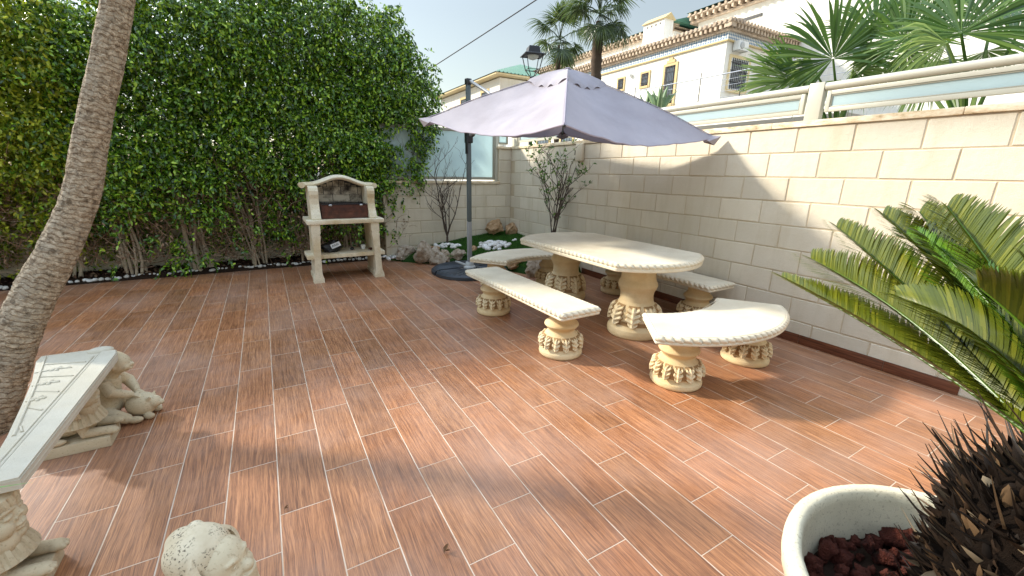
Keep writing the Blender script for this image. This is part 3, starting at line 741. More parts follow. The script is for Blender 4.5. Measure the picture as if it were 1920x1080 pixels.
def carve(o, rel, num):
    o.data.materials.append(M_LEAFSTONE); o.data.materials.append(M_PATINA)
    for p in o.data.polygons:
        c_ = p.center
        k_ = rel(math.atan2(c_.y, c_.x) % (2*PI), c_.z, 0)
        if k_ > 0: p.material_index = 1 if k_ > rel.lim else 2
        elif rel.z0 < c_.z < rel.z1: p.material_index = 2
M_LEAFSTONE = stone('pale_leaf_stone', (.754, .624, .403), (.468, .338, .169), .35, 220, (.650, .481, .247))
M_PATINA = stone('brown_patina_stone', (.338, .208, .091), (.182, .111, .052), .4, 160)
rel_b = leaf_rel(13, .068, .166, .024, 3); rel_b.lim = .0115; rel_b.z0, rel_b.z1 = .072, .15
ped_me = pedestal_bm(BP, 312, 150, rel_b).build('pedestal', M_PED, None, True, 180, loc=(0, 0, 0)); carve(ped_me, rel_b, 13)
COL.objects.unlink(ped_me)
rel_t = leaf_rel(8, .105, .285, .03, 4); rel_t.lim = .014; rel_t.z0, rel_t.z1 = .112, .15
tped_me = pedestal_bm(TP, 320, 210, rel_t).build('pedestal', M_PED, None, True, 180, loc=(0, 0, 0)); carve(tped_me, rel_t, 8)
COL.objects.unlink(tped_me)
def add_ped(src, parent, x, y, rz, sc=(1, 1, 1)):
    c = src.copy(); COL.objects.link(c); c.parent = parent; c.location = (x, y, 0); c.rotation_euler = (0, 0, rz); c.scale = sc

tb = thing('stone_table', 'long cast stone table with two carved pedestals and beaded edge under the umbrella', 'table', (-1.05, -3.66, 0))
tc = Vector((-1.05, -3.66)); hw_, hl, sag = .515, .715, .245
Ra = (hw_**2+sag**2)/(2*sag); aa = math.asin(hw_/Ra)
ol = arc((0, hl+sag-Ra), Ra, PI/2-aa, PI/2+aa, 40)+arc((0, -hl-sag+Ra), Ra, -PI/2-aa, -PI/2+aa, 40)
m_ = slab_mb(ol, .655, .722)
m_.v = [(x-1.05, y-3.66, z) for x, y, z in m_.v]
m_.build('tabletop', M_TOP, tb, True, 35)
add_ped(tped_me, tb, -.035, -.52, .3); add_ped(tped_me, tb, .07, .66, 1.1)

def bench(label, loc, rz, outline, peds):
    t = thing('curved_bench' if len(outline) > 8 else 'straight_bench', label, 'bench', loc, 'stone benches round the table')
    t.rotation_euler = (0, 0, rz)
    s_ = slab_mb(outline, .362, .420).build('seat', M_TOP, None, True, 35, loc=(0, 0, 0)); s_.parent = t
    for x, y, r_ in peds: add_ped(ped_me, t, x, y, r_)
    return t
rect = [(-.19, -.81), (.19, -.81), (.19, .81), (-.19, .81)]
bench('straight cast stone bench on the open left side of the table, facing the terrace', (-1.965, -3.66, 0), .02, rect, [(0, -.575, .2), (.02, .575, .5)])
bench('straight cast stone bench between the table and the block wall', (-.27, -3.66, 0), 0, rect, [(0, -.56, .1), (0, .58, .7)])
Ro, Ri = 1.01, .72
oc = (0, .74); ic = (0, .984)
ao = math.asin(.717/Ro); ai = math.asin(.428/Ri)
curv = arc(oc, Ro, -PI/2-ao, -PI/2+ao, 40)+arc(ic, Ri, -PI/2+ai, -PI/2-ai, 30)
bench('curved cast stone bench in front, at the near end of the table', (-1.14, -5.10, 0), 0, curv, [(-.39, .09, .25), (.40, .075, .9)])
bench('curved cast stone bench at the far end of the table, beside the umbrella base', (-1.15, -2.27, 0), PI, curv, [(-.39, .09, .25), (.40, .09, .9)])

# ================================================================== BARBECUE
bq = thing('stone_barbecue', 'aged cream stone barbecue with arched sooty hood standing before the hedge', 'barbecue', (-3.0, -.8, 0))
MB().box(-3.465, -2.545, -1.12, -.50, .732, .785, .012).build('counter', M_BBQ, bq)
for sx, bx0 in ((-1, -3.37), (1, -2.665)):
    pf = [(.05, .730), (.05, .625), (.041, .605), (.047, .59), (.047, .565), (.042, .54), (.038, .3), (.04, .12), (.047, .085), (.058, .06), (.062, .0)]
    poly = [(bx0-p+.03*sx*(.73-z), z) for p, z in pf[::-1]]+[(bx0+p+.03*sx*(.73-z), z) for p, z in pf]
    mb = MB(); mb.extr(poly, -1.10, -.96, 1)
    pf2 = [(.034, .7305), (.032, .3), (.034, .06), (.05, .05), (.05, .001)]
    poly2 = [(bx0-p+.03*sx*(.73-z), z) for p, z in pf2[::-1]]+[(bx0+p+.03*sx*(.73-z), z) for p, z in pf2]
    mb.extr(poly2, -.9605, -.54, 1)
    mb.build('leg', M_BBQ, bq, False)
MB().box(-3.50, -2.545, -1.05, -.62, .295, .348, .01).build('shelf', M_BBQ, bq)
sp_ = [(-.60, .786), (-1.06, .786), (-1.065, .80), (-1.045, .85), (-1.005, .91), (-.985, .97), (-.99, 1.04), (-1.01, 1.09), (-1.01, 1.13), (-.99, 1.165), (-.95, 1.185), (-.60, 1.2)]
for x0, x1 in ((-3.40, -3.295), (-2.715, -2.625)):
    MB().extr(sp_[::-1], x0, x1, 0).build('side_panel', M_BBQ, bq, False)
def arch_z(x): t = min(1, abs(x+3.012)/.41); return 1.198+.095*(.5+.5*math.cos(PI*min(1, t*1.12)))
xs = np.linspace(-3.455, -2.585, 46); mb = MB(); vs = []; fs = []
sec = [(-.62, -.022), (-.63, .022), (-.66, .032), (-.80, .032), (-.835, .02), (-.845, 0), (-.835, -.02), (-.80, -.03), (-.66, -.03)]
for x in xs:
    e = .6+.4*min(1, min(x-xs[0], xs[-1]-x)/.02)
    for y, dz in sec: vs.append((x, y, arch_z(x)+dz*e))
m_ = len(sec)
for i in range(len(xs)-1):
    for k in range(m_): fs.append((i*m_+k, (i+1)*m_+k, (i+1)*m_+(k+1) % m_, i*m_+(k+1) % m_))
fs += [tuple(range(m_)), tuple((len(xs)-1)*m_+k for k in range(m_-1, -1, -1))]
mb.add(vs, fs)
for x in (-3.455, -2.585): mb.tube([(x, -.85, arch_z(x)-.006), (x, -.64, arch_z(x)-.006)], .034, 14)
hood = mb.build('hood_arch', M_BBQ, bq, True, 50)
poly = [(-3.296, .786), (-2.714, .786)]+[(x, arch_z(x)-.028) for x in np.linspace(-2.714, -3.296, 24)]
MB().extr(poly, -.60, -.632, 1).build('fireback', M_IRON, bq, False)
mb = MB(); random.seed(5)
for r_, z in enumerate((.79, .885, .98, 1.075, 1.17)):
    x = -3.30-(.11 if r_ % 2 else .0)
    while x < -2.73:
        a, b = max(x, -3.293)+.004, min(x+(.215 if z < 1.1 else .075), -2.718)-.004
        if b-a > .03 and min(arch_z(a), arch_z(b))-.036 > z+.012:
            zt = min(z+.091, min(arch_z(a), arch_z(b))-.036)
            mb.box(a, b, -.640-random.uniform(0, .003), -.6325, z, zt, .003)
        x += .215 if z < 1.1 else .075
mb.build('firebrick', M_SOOT, bq, False)
tr = MB().box(-3.275, -2.718, -.985, -.972, .79, .955).box(-3.275, -2.718, -.66, -.65, .79, .955).box(-3.275, -3.262, -.972, -.66, .79, .954).box(-2.731, -2.718, -.972, -.66, .79, .954).box(-3.262, -2.731, -.972, -.66, .84, .85)
tr.box(-3.28, -2.717, -.99, -.985, .872, .884)
tray = tr.build('fire_tray', M_RUST, bq, False)
mb = MB()
for i in range(26): mb.tube([(-3.26+i*.0212, -1.0, .963), (-3.26+i*.0212, -.655, .963)], .003, 6)
for y in (-.998, -.66): mb.tube([(-3.27, y, .968), (-2.72, y, .968)], .004, 6)
mb.build('grill', M_IRON, tray)
for x in (-3.17, -2.80): MB().ell((x, -1.005, .955), (.022, .012, .014)).build('clamp', M_STEEL, tray)

def remesh(o, vox, smooth=2):
    m = o.modifiers.new('remesh', 'REMESH'); m.mode = 'VOXEL'; m.voxel_size = vox; m.use_smooth_shade = True
    if smooth:
        s_ = o.modifiers.new('smooth', 'SMOOTH'); s_.iterations = smooth; s_.factor = .5
bag = thing('charcoal_bag', 'crumpled black bag with a white label lying on the barbecue shelf', 'bag', (-3.17, -.85, .349))
bm = rock_mesh(77, 1, 4, .55, 9)
MB().bm(bm, Matrix.Translation((-3.16, -.84, .428)) @ Matrix.Diagonal((.165, .13, .09, 1))).build('sack', M_BLACK, bag, True, 35)
lb = MB(); o_ = Vector((-3.15, -.985, .452)); ux = Vector((.96, .1, .33)).normalized(); uy = Vector((-.3, .55, .78)).normalized()
lb.add([o_-ux*.06-uy*.032, o_+ux*.06-uy*.032, o_+ux*.06+uy*.032, o_-ux*.06+uy*.032], [(0, 1, 2, 3)])
lab = lb.build('label', M_LABEL, bag, False)
nn_ = ux.cross(uy)
mb = MB()
for k, w in ((-.035, .012), (-.008, .009), (.022, .014)):
    c_ = o_+ux*k+nn_*.002
    mb.add([c_-ux*w-uy*.014, c_-ux*w*.4-uy*.014, c_+ux*w*.5+uy*.014, c_-ux*w*.2+uy*.014], [(0, 1, 2, 3)])
    mb.add([c_+ux*w*.5-uy*.013, c_+ux*w-uy*.013, c_+ux*w+uy*.006, c_+ux*w*.5+uy*.006], [(0, 1, 2, 3)])
mb.build('print', M_BLACK, lab, False)
cup = MB().lathe([(.02, 0), (.027, .004), (.03, .03), (.033, .055), (.034, .058), (.03, .058), (.027, .03), (.02, .008)], 24, None, (-2.78, -.82, .349)).build('cup', M_ACW)
tag(cup, 'small white cup at the right end of the barbecue shelf', 'cup')
o = rock_obj('charcoal_lump', 31, M_BLACK, (-2.93, -.85, .372), (.035, .03, .025), .3, 3); tag(o, 'dark lump of charcoal on the shelf beside the black bag', 'charcoal')
o = rock_obj('charcoal_lump', 33, M_RUST, (-2.70, -.92, .365), (.045, .03, .02), .8, 3); tag(o, 'brown scrap on the shelf in front of the white cup', 'charcoal')

# ================================================================== UMBRELLA
um = thing('cantilever_umbrella', 'faded lilac cantilever umbrella over the stone table, on a dark green pole', 'umbrella', (-1.43, -1.34, .07))
px, py = -1.43, -1.34
MB().box(px-.03, px+.03, py-.024, py+.024, .085, .72, .008).build('lower_pole', M_ARM, um)
MB().box(px-.029, px+.029, py-.0235, py+.0235, .7205, 2.5, .008).build('pole', M_POLE, um)
MB().box(px-.038, px+.038, py-.034, py+.034, 2.47, 2.545, .012).build('pole_cap', M_BLACK, um)
mb = MB().box(px-.045, px+.045, py-.05, py+.045, 1.76, 1.9, .014).ell((px+.02, py-.03, 1.875), (.06, .045, .042)).box(px-.058, px-.04, py-.075, py-.01, 1.62, 1.84, .008)
mb.build('slider', M_BLACK, um)
CT = np.array([-1.19, -3.13]); TOP = 2.35
cl = on_plane(797, 224, 1, -2.25); cf = on_plane(1058, 233, 1, -4.29); cr = on_plane(1338, 256, 1, -4.03)
cb = np.array([*(cl[:2]+cr[:2]-cf[:2]), 1.90])
hub = np.array([CT[0], CT[1], 2.2])
MB().tube([(px, py-.03, 1.86), (px+.04, py-.5, 1.95), (px+.13, py-1.1, 2.06), tuple(hub)], .024, 12).build('boom', M_ARM, um)
MB().tube([(px+.02, py-.03, 2.51), (px+.075, py-.42, 2.33), (px+.11, py-.9, 2.04)], .02, 12).build('stay', M_ARM, um)
MB().tube([tuple(hub-[0, 0, .06]), (CT[0], CT[1], TOP-.01)], [.035, .035], 16).build('hub', M_BLACK, um)
def canopy_pt(u, v):
    """bilinear square plan, pyramid height, slack panels"""
    a = (1-u)/2; b = (1-v)/2       # corners: (1,1)=back (-1,1)=left? set below
    c = (cf*a*b+cr*(1-a)*b+cl*a*(1-b)+cb*(1-a)*(1-b))
    q = max(abs(u), abs(v)); m = min(abs(u), abs(v))
    sidefrac = m/q if q > 1e-6 else 1         # 1 on the ribs, 0 mid panel
    edge = c/1.0
    # edge point along the same direction
    if q > 1e-6:
        ue, ve = u/q, v/q; ae, be = (1-ue)/2, (1-ve)/2
        E = cf*ae*be+cr*(1-ae)*be+cl*ae*(1-be)+cb*(1-ae)*(1-be)
    else: E = np.array([*CT, TOP])
    P = np.array([*CT, TOP])*(1-q)+E*q
    slack = (1-sidefrac**2)
    P[2] -= slack*(.105*q**1.6+.035*math.sin(PI*q))
    P[2] += .028*math.sin(PI*q)*(1-slack)
    inw = slack*.06*q**3
    P[:2] = P[:2]*(1-inw)+CT*inw
    P[2] += .016*noise.noise((P[0]*2.6, P[1]*2.6, 4))*q+.010*noise.noise((P[0]*7, P[1]*7, 14))*q*slack
    return P
nk, nq = 56, 54; vs = [(CT[0], CT[1], TOP)]; fs = []
per = [(-1+2*k/nk, -1) for k in range(nk)]+[(1, -1+2*k/nk) for k in range(nk)]+[(1-2*k/nk, 1) for k in range(nk)]+[(-1, 1-2*k/nk) for k in range(nk)]
for q in range(1, nq+1):
    for u, v in per: vs.append(tuple(canopy_pt(u*q/nq, v*q/nq)))
nP_ = len(per)
for k in range(nP_): fs.append((0, 1+k, 1+(k+1) % nP_))
for q in range(nq-1):
    for k in range(nP_): a, b = 1+q*nP_+k, 1+q*nP_+(k+1) % nP_; fs.append((a, a+nP_, b+nP_, b))
can = MB().add(vs, fs).build('canopy', M_CANVAS, um, True, 180)
mb = MB(); loop = [(-1+2*i/60, -1) for i in range(60)]+[(1, -1+2*i/60) for i in range(60)]+[(1-2*i/60, 1) for i in range(60)]+[(-1, 1-2*i/60) for i in range(60)]
mb.tube([tuple(canopy_pt(*p)) for p in loop]+[tuple(canopy_pt(*loop[0]))], .006, 6); mb.build('hem', M_HEM, can)
for su, sv in ((-1, -1), (1, -1), (-1, 1), (1, 1)):
    pts = [tuple(canopy_pt(su*t, sv*t)+np.array([0, 0, .006])) for t in np.linspace(.16, .995, 30)]
    MB().tube(pts, .0045, 6).build('seam', M_HEM, can)
    pts = [tuple(canopy_pt(su*t, sv*t)-np.array([0, 0, .022])) for t in np.linspace(.03, .99, 24)]
    MB().tube(pts, .010, 8).build('rib', M_POLE, um)
    s0 = canopy_pt(su*.52, sv*.52)-np.array([0, 0, .03]); MB().tube([tuple(hub), tuple(s0)], .008, 8).build('strut', M_POLE, um)
    tp = canopy_pt(su, sv); dv = np.array([tp[0]-CT[0], tp[1]-CT[1]]); dv /= np.hypot(*dv); sd_ = np.array([-dv[1], dv[0]])
    A = tp+np.array([*(dv*.07), -.005]); B = tp+np.array([*(sd_*.085-dv*.06), -.045]); C_ = tp+np.array([*(-sd_*.085-dv*.06), -.045]); D = tp+np.array([*(-dv*.10), -.02]); K = tp+np.array([*(dv*.015), -.075])
    if (su, sv) != (-1, -1): MB().add([tuple(tp+np.array([*(-dv*.13), .031])), tuple(A+[0, 0, .012]), tuple(B), tuple(C_), tuple(K)], [(0, 1, 2), (0, 3, 1), (1, 4, 2), (1, 3, 4)]).build('corner_pocket', M_CANVAS, can, False)
    MB().ell(tuple(A+[0, 0, -.004]-np.array([*(dv*.06), 0])), (.011, .011, .009)).build('rib_tip', M_BLACK, um)
# vent cap with scalloped edge
vs = []; fs = []; nt = 96
RR = [.0, .25, .5, .75, .92, 1.0]
ed = np.array([cr-cf, cb-cr, cl-cb, cf-cl])
for q in RR:
    for k in range(nt):
        a = 2*PI*k/nt; u, v = math.cos(a), math.sin(a); mx = max(abs(u), abs(v)); u, v = u/mx, v/mx
        P = canopy_pt(u*.27*q, v*.27*q)
        sc = .5+.5*math.cos(k/nt*28*2*PI/2)
        P[2] += .04-.016*q*q-(.03*sc if q == 1 else 0)-.02*max(0, 1-2.5*q)
        vs.append(tuple(P))
for j in range(len(RR)-1):
    for k in range(nt): fs.append((j*nt+k, (j+1)*nt+k, (j+1)*nt+(k+1) % nt, j*nt+(k+1) % nt))
MB().add(vs, fs).build('vent_cap', M_CANVAS, um, True, 60)
MB().lathe([(.03, 0), (.032, .006), (.02, .012), (.004, .013)], 20, None, (CT[0], CT[1], TOP+.012)).build('finial', M_HEM, um)

ub = thing('umbrella_base', 'round black weighted umbrella base of four ribbed quarters around the pole', 'umbrella base', (px, py, 0))
for q in range(4):
    vs = []; fs = []; na, nr = 150, 18; g0 = .022; RB = .515
    for i in range(na+1):
        an = i/na*PI/2; ca, sa = math.cos(an), math.sin(an)
        for j in range(nr+1):
            r_ = .07+(RB-.07)*j/nr; rib = .011*(.5+.5*math.cos(an*4*9))**2*smoothstep(.12, .17, r_)*(1-smoothstep(RB-.075, RB-.04, r_))
            z = .062+rib+.006*(1-smoothstep(RB-.035, RB-.025, r_))-.02*smoothstep(RB-.02, RB, r_)
            vs.append((g0+r_*ca-.0*sa, g0+r_*sa, z))
    m_ = nr+1
    for i in range(na):
        for j in range(nr): a = i*m_+j; fs.append((a, a+1, a+m_+1, a+m_))
    b0 = len(vs)
    for i in range(na+1): an = i/na*PI/2; vs.append((g0+RB*math.cos(an), g0+RB*math.sin(an), .004))
    for i in range(na): fs.append((i*m_+nr, b0+i, b0+i+1, (i+1)*m_+nr))
    for i in (0, na):     # straight sides
        c0 = len(vs); an = i/na*PI/2
        for j in range(nr+1):
            x, y, z = vs[i*m_+j]; vs.append((x, y, .004))
        for j in range(nr): fs.append((i*m_+j, i*m_+j+1, c0+j+1, c0+j) if i else (i*m_+j+1, i*m_+j, c0+j, c0+j+1))
    rot = Matrix.Translation((px, py, 0)) @ Matrix.Rotation(q*PI/2+.06, 4, 'Z')
    MB().add([rot @ Vector(v) for v in vs], fs).build('weight', M_HDPE, ub, True, 40)
rot = Matrix.Translation((px, py, 0)) @ Matrix.Rotation(.06, 4, 'Z')
cx = MB(); b_ = MB().box(-.5, .5, -.013, .013, .03, .066).box(-.013, .013, -.5, .5, .031, .0675)
cx.add([rot @ Vector(v) for v in b_.v], b_.f); cx.build('cross_frame', M_STEEL, ub, False)
MB().lathe([(.085, .05), (.088, .075), (.08, .09), (.062, .1), (.058, .14), (.05, .15), (.036, .152)], 28, None, (px, py, 0)).build('collar', M_GREYPL, ub)
MB().tube([(px-.05, py+.02, .1), (px-.13, py+.05, .135), (px-.19, py+.07, .16)], [.02, .018, .011], 10).build('pedal', M_GREYPL, ub)

# wall box
wb = thing('wall_box', 'small beige plastic lamp box fixed high on the tall wall beside the leafy shrub', 'wall lamp', (-.01, -1.95, 1.56))
MB().box(-.065, -.006, -2.025, -1.88, 1.56, 1.795, .025).build('housing', M_BEIGE, wb)
MB().box(-.0665, -.05, -1.888, -1.8775, 1.645, 1.71, .002).build('slot', M_BLACK, wb)

# ================================================================== HEDGE
random.seed(21)
def hedge_top(x): return 3.62 - .56*smoothstep(3.3, 6.3, -x)+.09*noise.noise((x*1.9, 3, 0))+.07*noise.noise((x*5, 8, 0))
def hedge_right(z): return float(np.interp(z, [.0, .5, .8, 1.1, 1.4, 1.8, 2.4, 2.9, 3.3, 3.7], [-2.15, -2.12, -1.98, -1.78, -1.62, -1.52, -1.36, -1.5, -1.68, -1.95]))
def hedge_front(x, z): return .0-.10*smoothstep(.8, 1.8, z)+.17*noise.noise((x*1.25, z*1.3, 1.7))+.11*noise.noise((x*3.1, z*3.1, 5))+.12*smoothstep(2.9, 3.7, z)
def shrub(i, x0, mat, label, fat=False, low=1.0):
    t = thing('ficus_shrub', label, 'shrub', (x0, .3, .02), 'ficus shrubs of the tall hedge')
    sp = []; dirs = []; tries = 0
    want = 3100 if i < 8 else 4600
    while len(sp) < want and tries < 60000:
        tries += 1
        x = x0+(random.gauss(0, .34) if i < 8 else random.uniform(-.5, .85)); z = random.uniform(.12, 3.75)
        if z > hedge_top(x): continue
        if x > hedge_right(z)+.05*random.gauss(0, 1): continue
        zz = z+.42*noise.noise((x*1.6, 0, 2))
        dens = smoothstep(.6, 1.3, zz)
        cl = noise.noise((x*2.3, z*2.3, 7))+.5*noise.noise((x*5, z*5, 3))
        if zz < 1.2: dens = max(dens, .30 if cl > .22 else .03*low)
        f = hedge_front(x, z); q = random.random()
        if q < .60: dens *= 1 if cl > -.1 else (.45 if cl > -.3 else .12)
        if zz < 1.2 and q > .6 and z > .3: dens = max(dens, .42)
        if random.random() > dens: continue
        if q < .40: y = f+abs(random.gauss(0, .10)); oy = -1
        elif q < .60: y = 1.0-abs(random.gauss(0, .12)); oy = 1
        else: y = random.uniform(f+.15, .9) if zz > 1.2 else random.uniform(.4, .66); oy = random.choice((-1, 1))
        if z > hedge_top(x)-.25 and random.random() < .5: y = random.uniform(f, .95)
        sp.append((x, y, z)); dirs.append((random.gauss(0, .6)+(.35 if x > hedge_right(z)-.25 else 0), oy*random.uniform(.3, 1.2), random.uniform(-.9, .35)+(.9 if z > hedge_top(x)-.25 else 0)))
    sp, dirs = np.array(sp), nrm(np.array(dirs)); n = len(sp); k = 9
    tt = np.linspace(0, 1, k)[None, :, None]; Ls = rng.uniform(.08, .2, n)[:, None, None]
    B = sp[:, None]+dirs[:, None]*tt*Ls+np.array([0, 0, -1.])*(tt**2)*Ls*.45
    B = B.reshape(-1, 3); D = np.repeat(dirs, k, 0)
    out = rng.normal(size=B.shape)*.75+D*.55+np.array([0, 0, -.62])
    nor = rng.normal(size=B.shape)*.8+np.array([0, -.45, .75])*np.where(D[:, 1:2] < 0, 1, [[1, -1, 1]][0][1])*1.0
    V, Fq = leaf_arrays(B, out, nor, rng.uniform(.034, .07, len(B)), rng.uniform(.019, .033, len(B)), .16, .16)
    np_mesh('foliage', V, Fq, mat, t, True)
    # stems
    ns = 11 if fat else 8
    for s_ in range(ns):
        a = random.uniform(0, 2*PI); bx0, by0 = x0+.09*math.cos(a)*(1.1 if fat else 1), .27+.05*math.sin(a)
        ex, top = x0+random.uniform(-.42, .42), random.uniform(1.3, 2.6)
        if ex > -2.0: ex = -2.05
        pts = [(bx0+(ex-bx0)*q**1.3+.03*math.sin(q*9+s_), by0+.15*q+.03*math.sin(q*7+2*s_), -.02+top*q) for q in np.linspace(0, 1, 9)]
        r0 = random.uniform(.009, .02)*(1.35 if fat else 1)
        MB().tube(pts, list(np.linspace(r0, .005, 9)), 8).build('stem', M_STEM, t)
    mb = MB()
    for s_ in range(260):
        a = Vector((x0+random.gauss(0, .3), random.uniform(-.02, .45), random.uniform(.15, 1.45)))
        if a.x > -1.95: continue
        d = Vector((random.gauss(0, .6), random.gauss(-.25, .4), random.uniform(.1, 1.2))).normalized(); p = a.copy(); pts = [tuple(p)]
        for q in range(4):
            d = (d+Vector((random.gauss(0, .35), random.gauss(0, .35), random.gauss(0, .3)))).normalized(); p = p+d*random.uniform(.05, .11); pts.append(tuple(p))
        mb.tube(pts, list(np.linspace(random.uniform(.0025, .0058), .0012, 5)), 4, False)
    mb.build('twigs', M_TWIG, t)
    # withered leaves hanging among the twigs
    m = 240; c = np.stack([x0+rng.normal(0, .3, m), rng.uniform(-.02, .3, m), rng.uniform(.2, 1.3, m)], 1); c[:, 0] = np.minimum(c[:, 0], -1.95)
    V, Fq = leaf_arrays(c, rng.normal(size=(m, 3))+[0, 0, -.8], rng.normal(size=(m, 3)), rng.uniform(.03, .06, m), rng.uniform(.015, .028, m), .3, .3)
    np_mesh('withered_leaves', V, Fq, M_TWIG, t, True)
HX = [(-7.45, M_LEAFY, 'yellowish ficus shrub at the far left of the hedge, mostly cut off'),
      (-6.75, M_LEAFY, 'yellow-green ficus shrub left of the leaning palm trunk, showing brown twigs below'),
      (-6.05, M_LEAFY, 'bright ficus shrub directly behind the leaning palm trunk'),
      (-5.4, M_LEAF, 'ficus shrub just right of the leaning palm trunk with leafy shoots at its foot'),
      (-4.72, M_LEAF, 'ficus shrub with a thick clump of pale stems at its foot, mid hedge'),
      (-4.05, M_LEAF, 'ficus shrub with one grey stump and low green shoots, left of the barbecue'),
      (-3.42, M_LEAF, 'dark ficus shrub behind the left leg of the barbecue'),
      (-2.78, M_LEAF, 'dark ficus shrub behind the right half of the barbecue hood'),
      (-2.18, M_LEAF, 'ficus shrub at the right end of the hedge with bare brown stems beside the wall')]
for i, (x, m, lab) in enumerate(HX): shrub(i, x, m, lab, i == 4, .6 if i in (4, 5) else 1)

# ================================================================== LEANING PALM
pt_px = [(-34, 812), (6, 700), (36, 610), (72, 540), (110, 470), (142, 400), (158, 350), (171, 250), (188, 175), (204, 100), (221, 0), (236, -110)]
cen = [at_dist(u, v, 3.39) for u, v in pt_px]; cen[0][2] = -.02
d_ = cen[-1]-cen[-3]; d_ /= np.linalg.norm(d_)
for k in range(1, 7): cen.append(cen[11]+np.array([d_[0]*.35*k*.9, d_[1]*.35*k, .36*k]))
cen = np.array(cen)
sl_ = np.r_[0, np.cumsum(np.linalg.norm(np.diff(cen, axis=0), axis=1))]; n = 620; ss = np.linspace(0, sl_[-1], n)
C = np.stack([np.interp(ss, sl_, cen[:, i]) for i in range(3)], 1)
ker = np.hanning(41); ker /= ker.sum(); C = np.stack([np.convolve(np.pad(C[:, i], 20, mode='reflect', reflect_type='odd'), ker, 'valid') for i in range(3)], 1)
rad = np.interp(ss, [0, .3, .7, 1.1, 1.7, 2.6, 5], [.118, .101, .091, .083, .073, .067, .067])
T = nrm(np.gradient(C, axis=0)); U = nrm(np.cross(T, [0., 1, 0])); Wv = np.cross(T, U); seg = 64
vs = []; uvs = []
for i in range(n):
    for k in range(seg+1):
        a = 2*PI*k/seg; ca, sa = math.cos(a), math.sin(a)
        ln = ss[i]*1.0+.018*math.sin(a*1+ss[i]*.7)+.012*noise.noise((ca*1.5, sa*1.5, ss[i]*3))
        rg = (ln/.027) % 1
        dsp = .035*(1-rg)**2*(.5+.7*noise.noise((ca*2, sa*2, math.floor(ln/.027)*3.7)))+.06*noise.noise((ca*2.2, sa*2.2, ss[i]*7))+.05*noise.noise((ca*6, sa*6, ss[i]*26))
        r_ = rad[i]*(1+dsp)
        vs.append(tuple(C[i]+(U[i]*ca+Wv[i]*sa)*r_)); uvs.append((k/seg*6, ss[i]))
fs = []
for i in range(n-1):
    for k in range(seg): a = i*(seg+1)+k; fs.append((a, a+1, a+seg+2, a+seg+1))
lp = thing('palm_tree', 'leaning grey palm trunk with ring scars standing in the terrace at the left', 'palm tree', tuple(cen[0]))
tro = MB().add(vs, fs).build('trunk', M_PALMBARK, lp, True, 60)
ul = tro.data.uv_layers.new(name='UVMap'); fl_ = [0]*len(tro.data.loops); tro.data.loops.foreach_get('vertex_index', fl_)
ul.data.foreach_set('uv', np.array([uvs[i] for i in fl_], dtype=np.float32).ravel())
def pinnate(base, d0, up, L, droop, nl, ll, w, mat, parent, name='frond', v_up=.5, rach=.008, stiff=0, young=False, start=.12):
    """feather leaf: arched rachis with two rows of narrow leaflets"""
    base, d0, up = Vector(base), Vector(d0).normalized(), Vector(up)
    t = np.linspace(0, 1, 24); P = np.array([tuple(base+d0*L*q+Vector((0, 0, -1))*L*droop*q*q+up*0) for q in t])
    def frond_arrays():
        tq = np.linspace(start, .995, nl); X = np.stack([np.interp(tq, t, P[:, i]) for i in range(3)], 1)
        G = np.stack([np.interp(tq, t, np.gradient(P[:, i])) for i in range(3)], 1); G = nrm(G)
        upn = nrm(np.array(up)[None]-G*(G@np.array(up))[:, None]); sd = np.cross(G, upn)
        Vs, Fs, off = [], [], 0
        for sgn in (1, -1):
            ln = ll*(np.sin(np.clip((tq-start*.5)/(1-start*.5), 0, 1)*PI)**.55)*rng.uniform(.9, 1.08, nl)+ll*.06
            fw = .35+.55*tq
            D = nrm(sd*sgn+G*fw[:, None]+upn*v_up+rng.normal(size=sd.shape)*.05)
            K = 5; kk = np.linspace(0, 1, K)
            Pt = X[:, None]+D[:, None]*(ln[:, None, None]*kk[None, :, None])+np.array([0, 0, -1.])*(ln[:, None, None]*(.16-stiff)*(kk[None, :, None]**2))
            Pt = Pt+G[:, None]*(ln[:, None, None]*.22*(kk[None, :, None]**2))
            wd = w*np.array([.7, 1, .95, .66, .06])[None]*np.ones((nl, 1)); Sd = np.repeat(G[:, None], K, 1)
            V, Fq = strip_arrays(Pt, Sd, wd); Vs.append(V); Fs.append(Fq+off); off += len(V)
        return np.vstack(Vs), np.vstack(Fs)
    V, Fq = frond_arrays(); fo = np_mesh(name, V, Fq, mat, parent, True)
    rp = [tuple(p) for p in P]; MB().tube(rp, list(np.linspace(rach, rach*.25, len(rp))), 6).build('rachis', mat, fo)
    return fo
top = Vector(C[-1])
for k in range(16):
    a = k*2.4; pinnate(top, (math.cos(a), math.sin(a), .35+.5*(k % 3)), (0, 0, 1), 1.9, .55, 60, .42, .035, M_FAN, lp, v_up=.15, rach=.018)

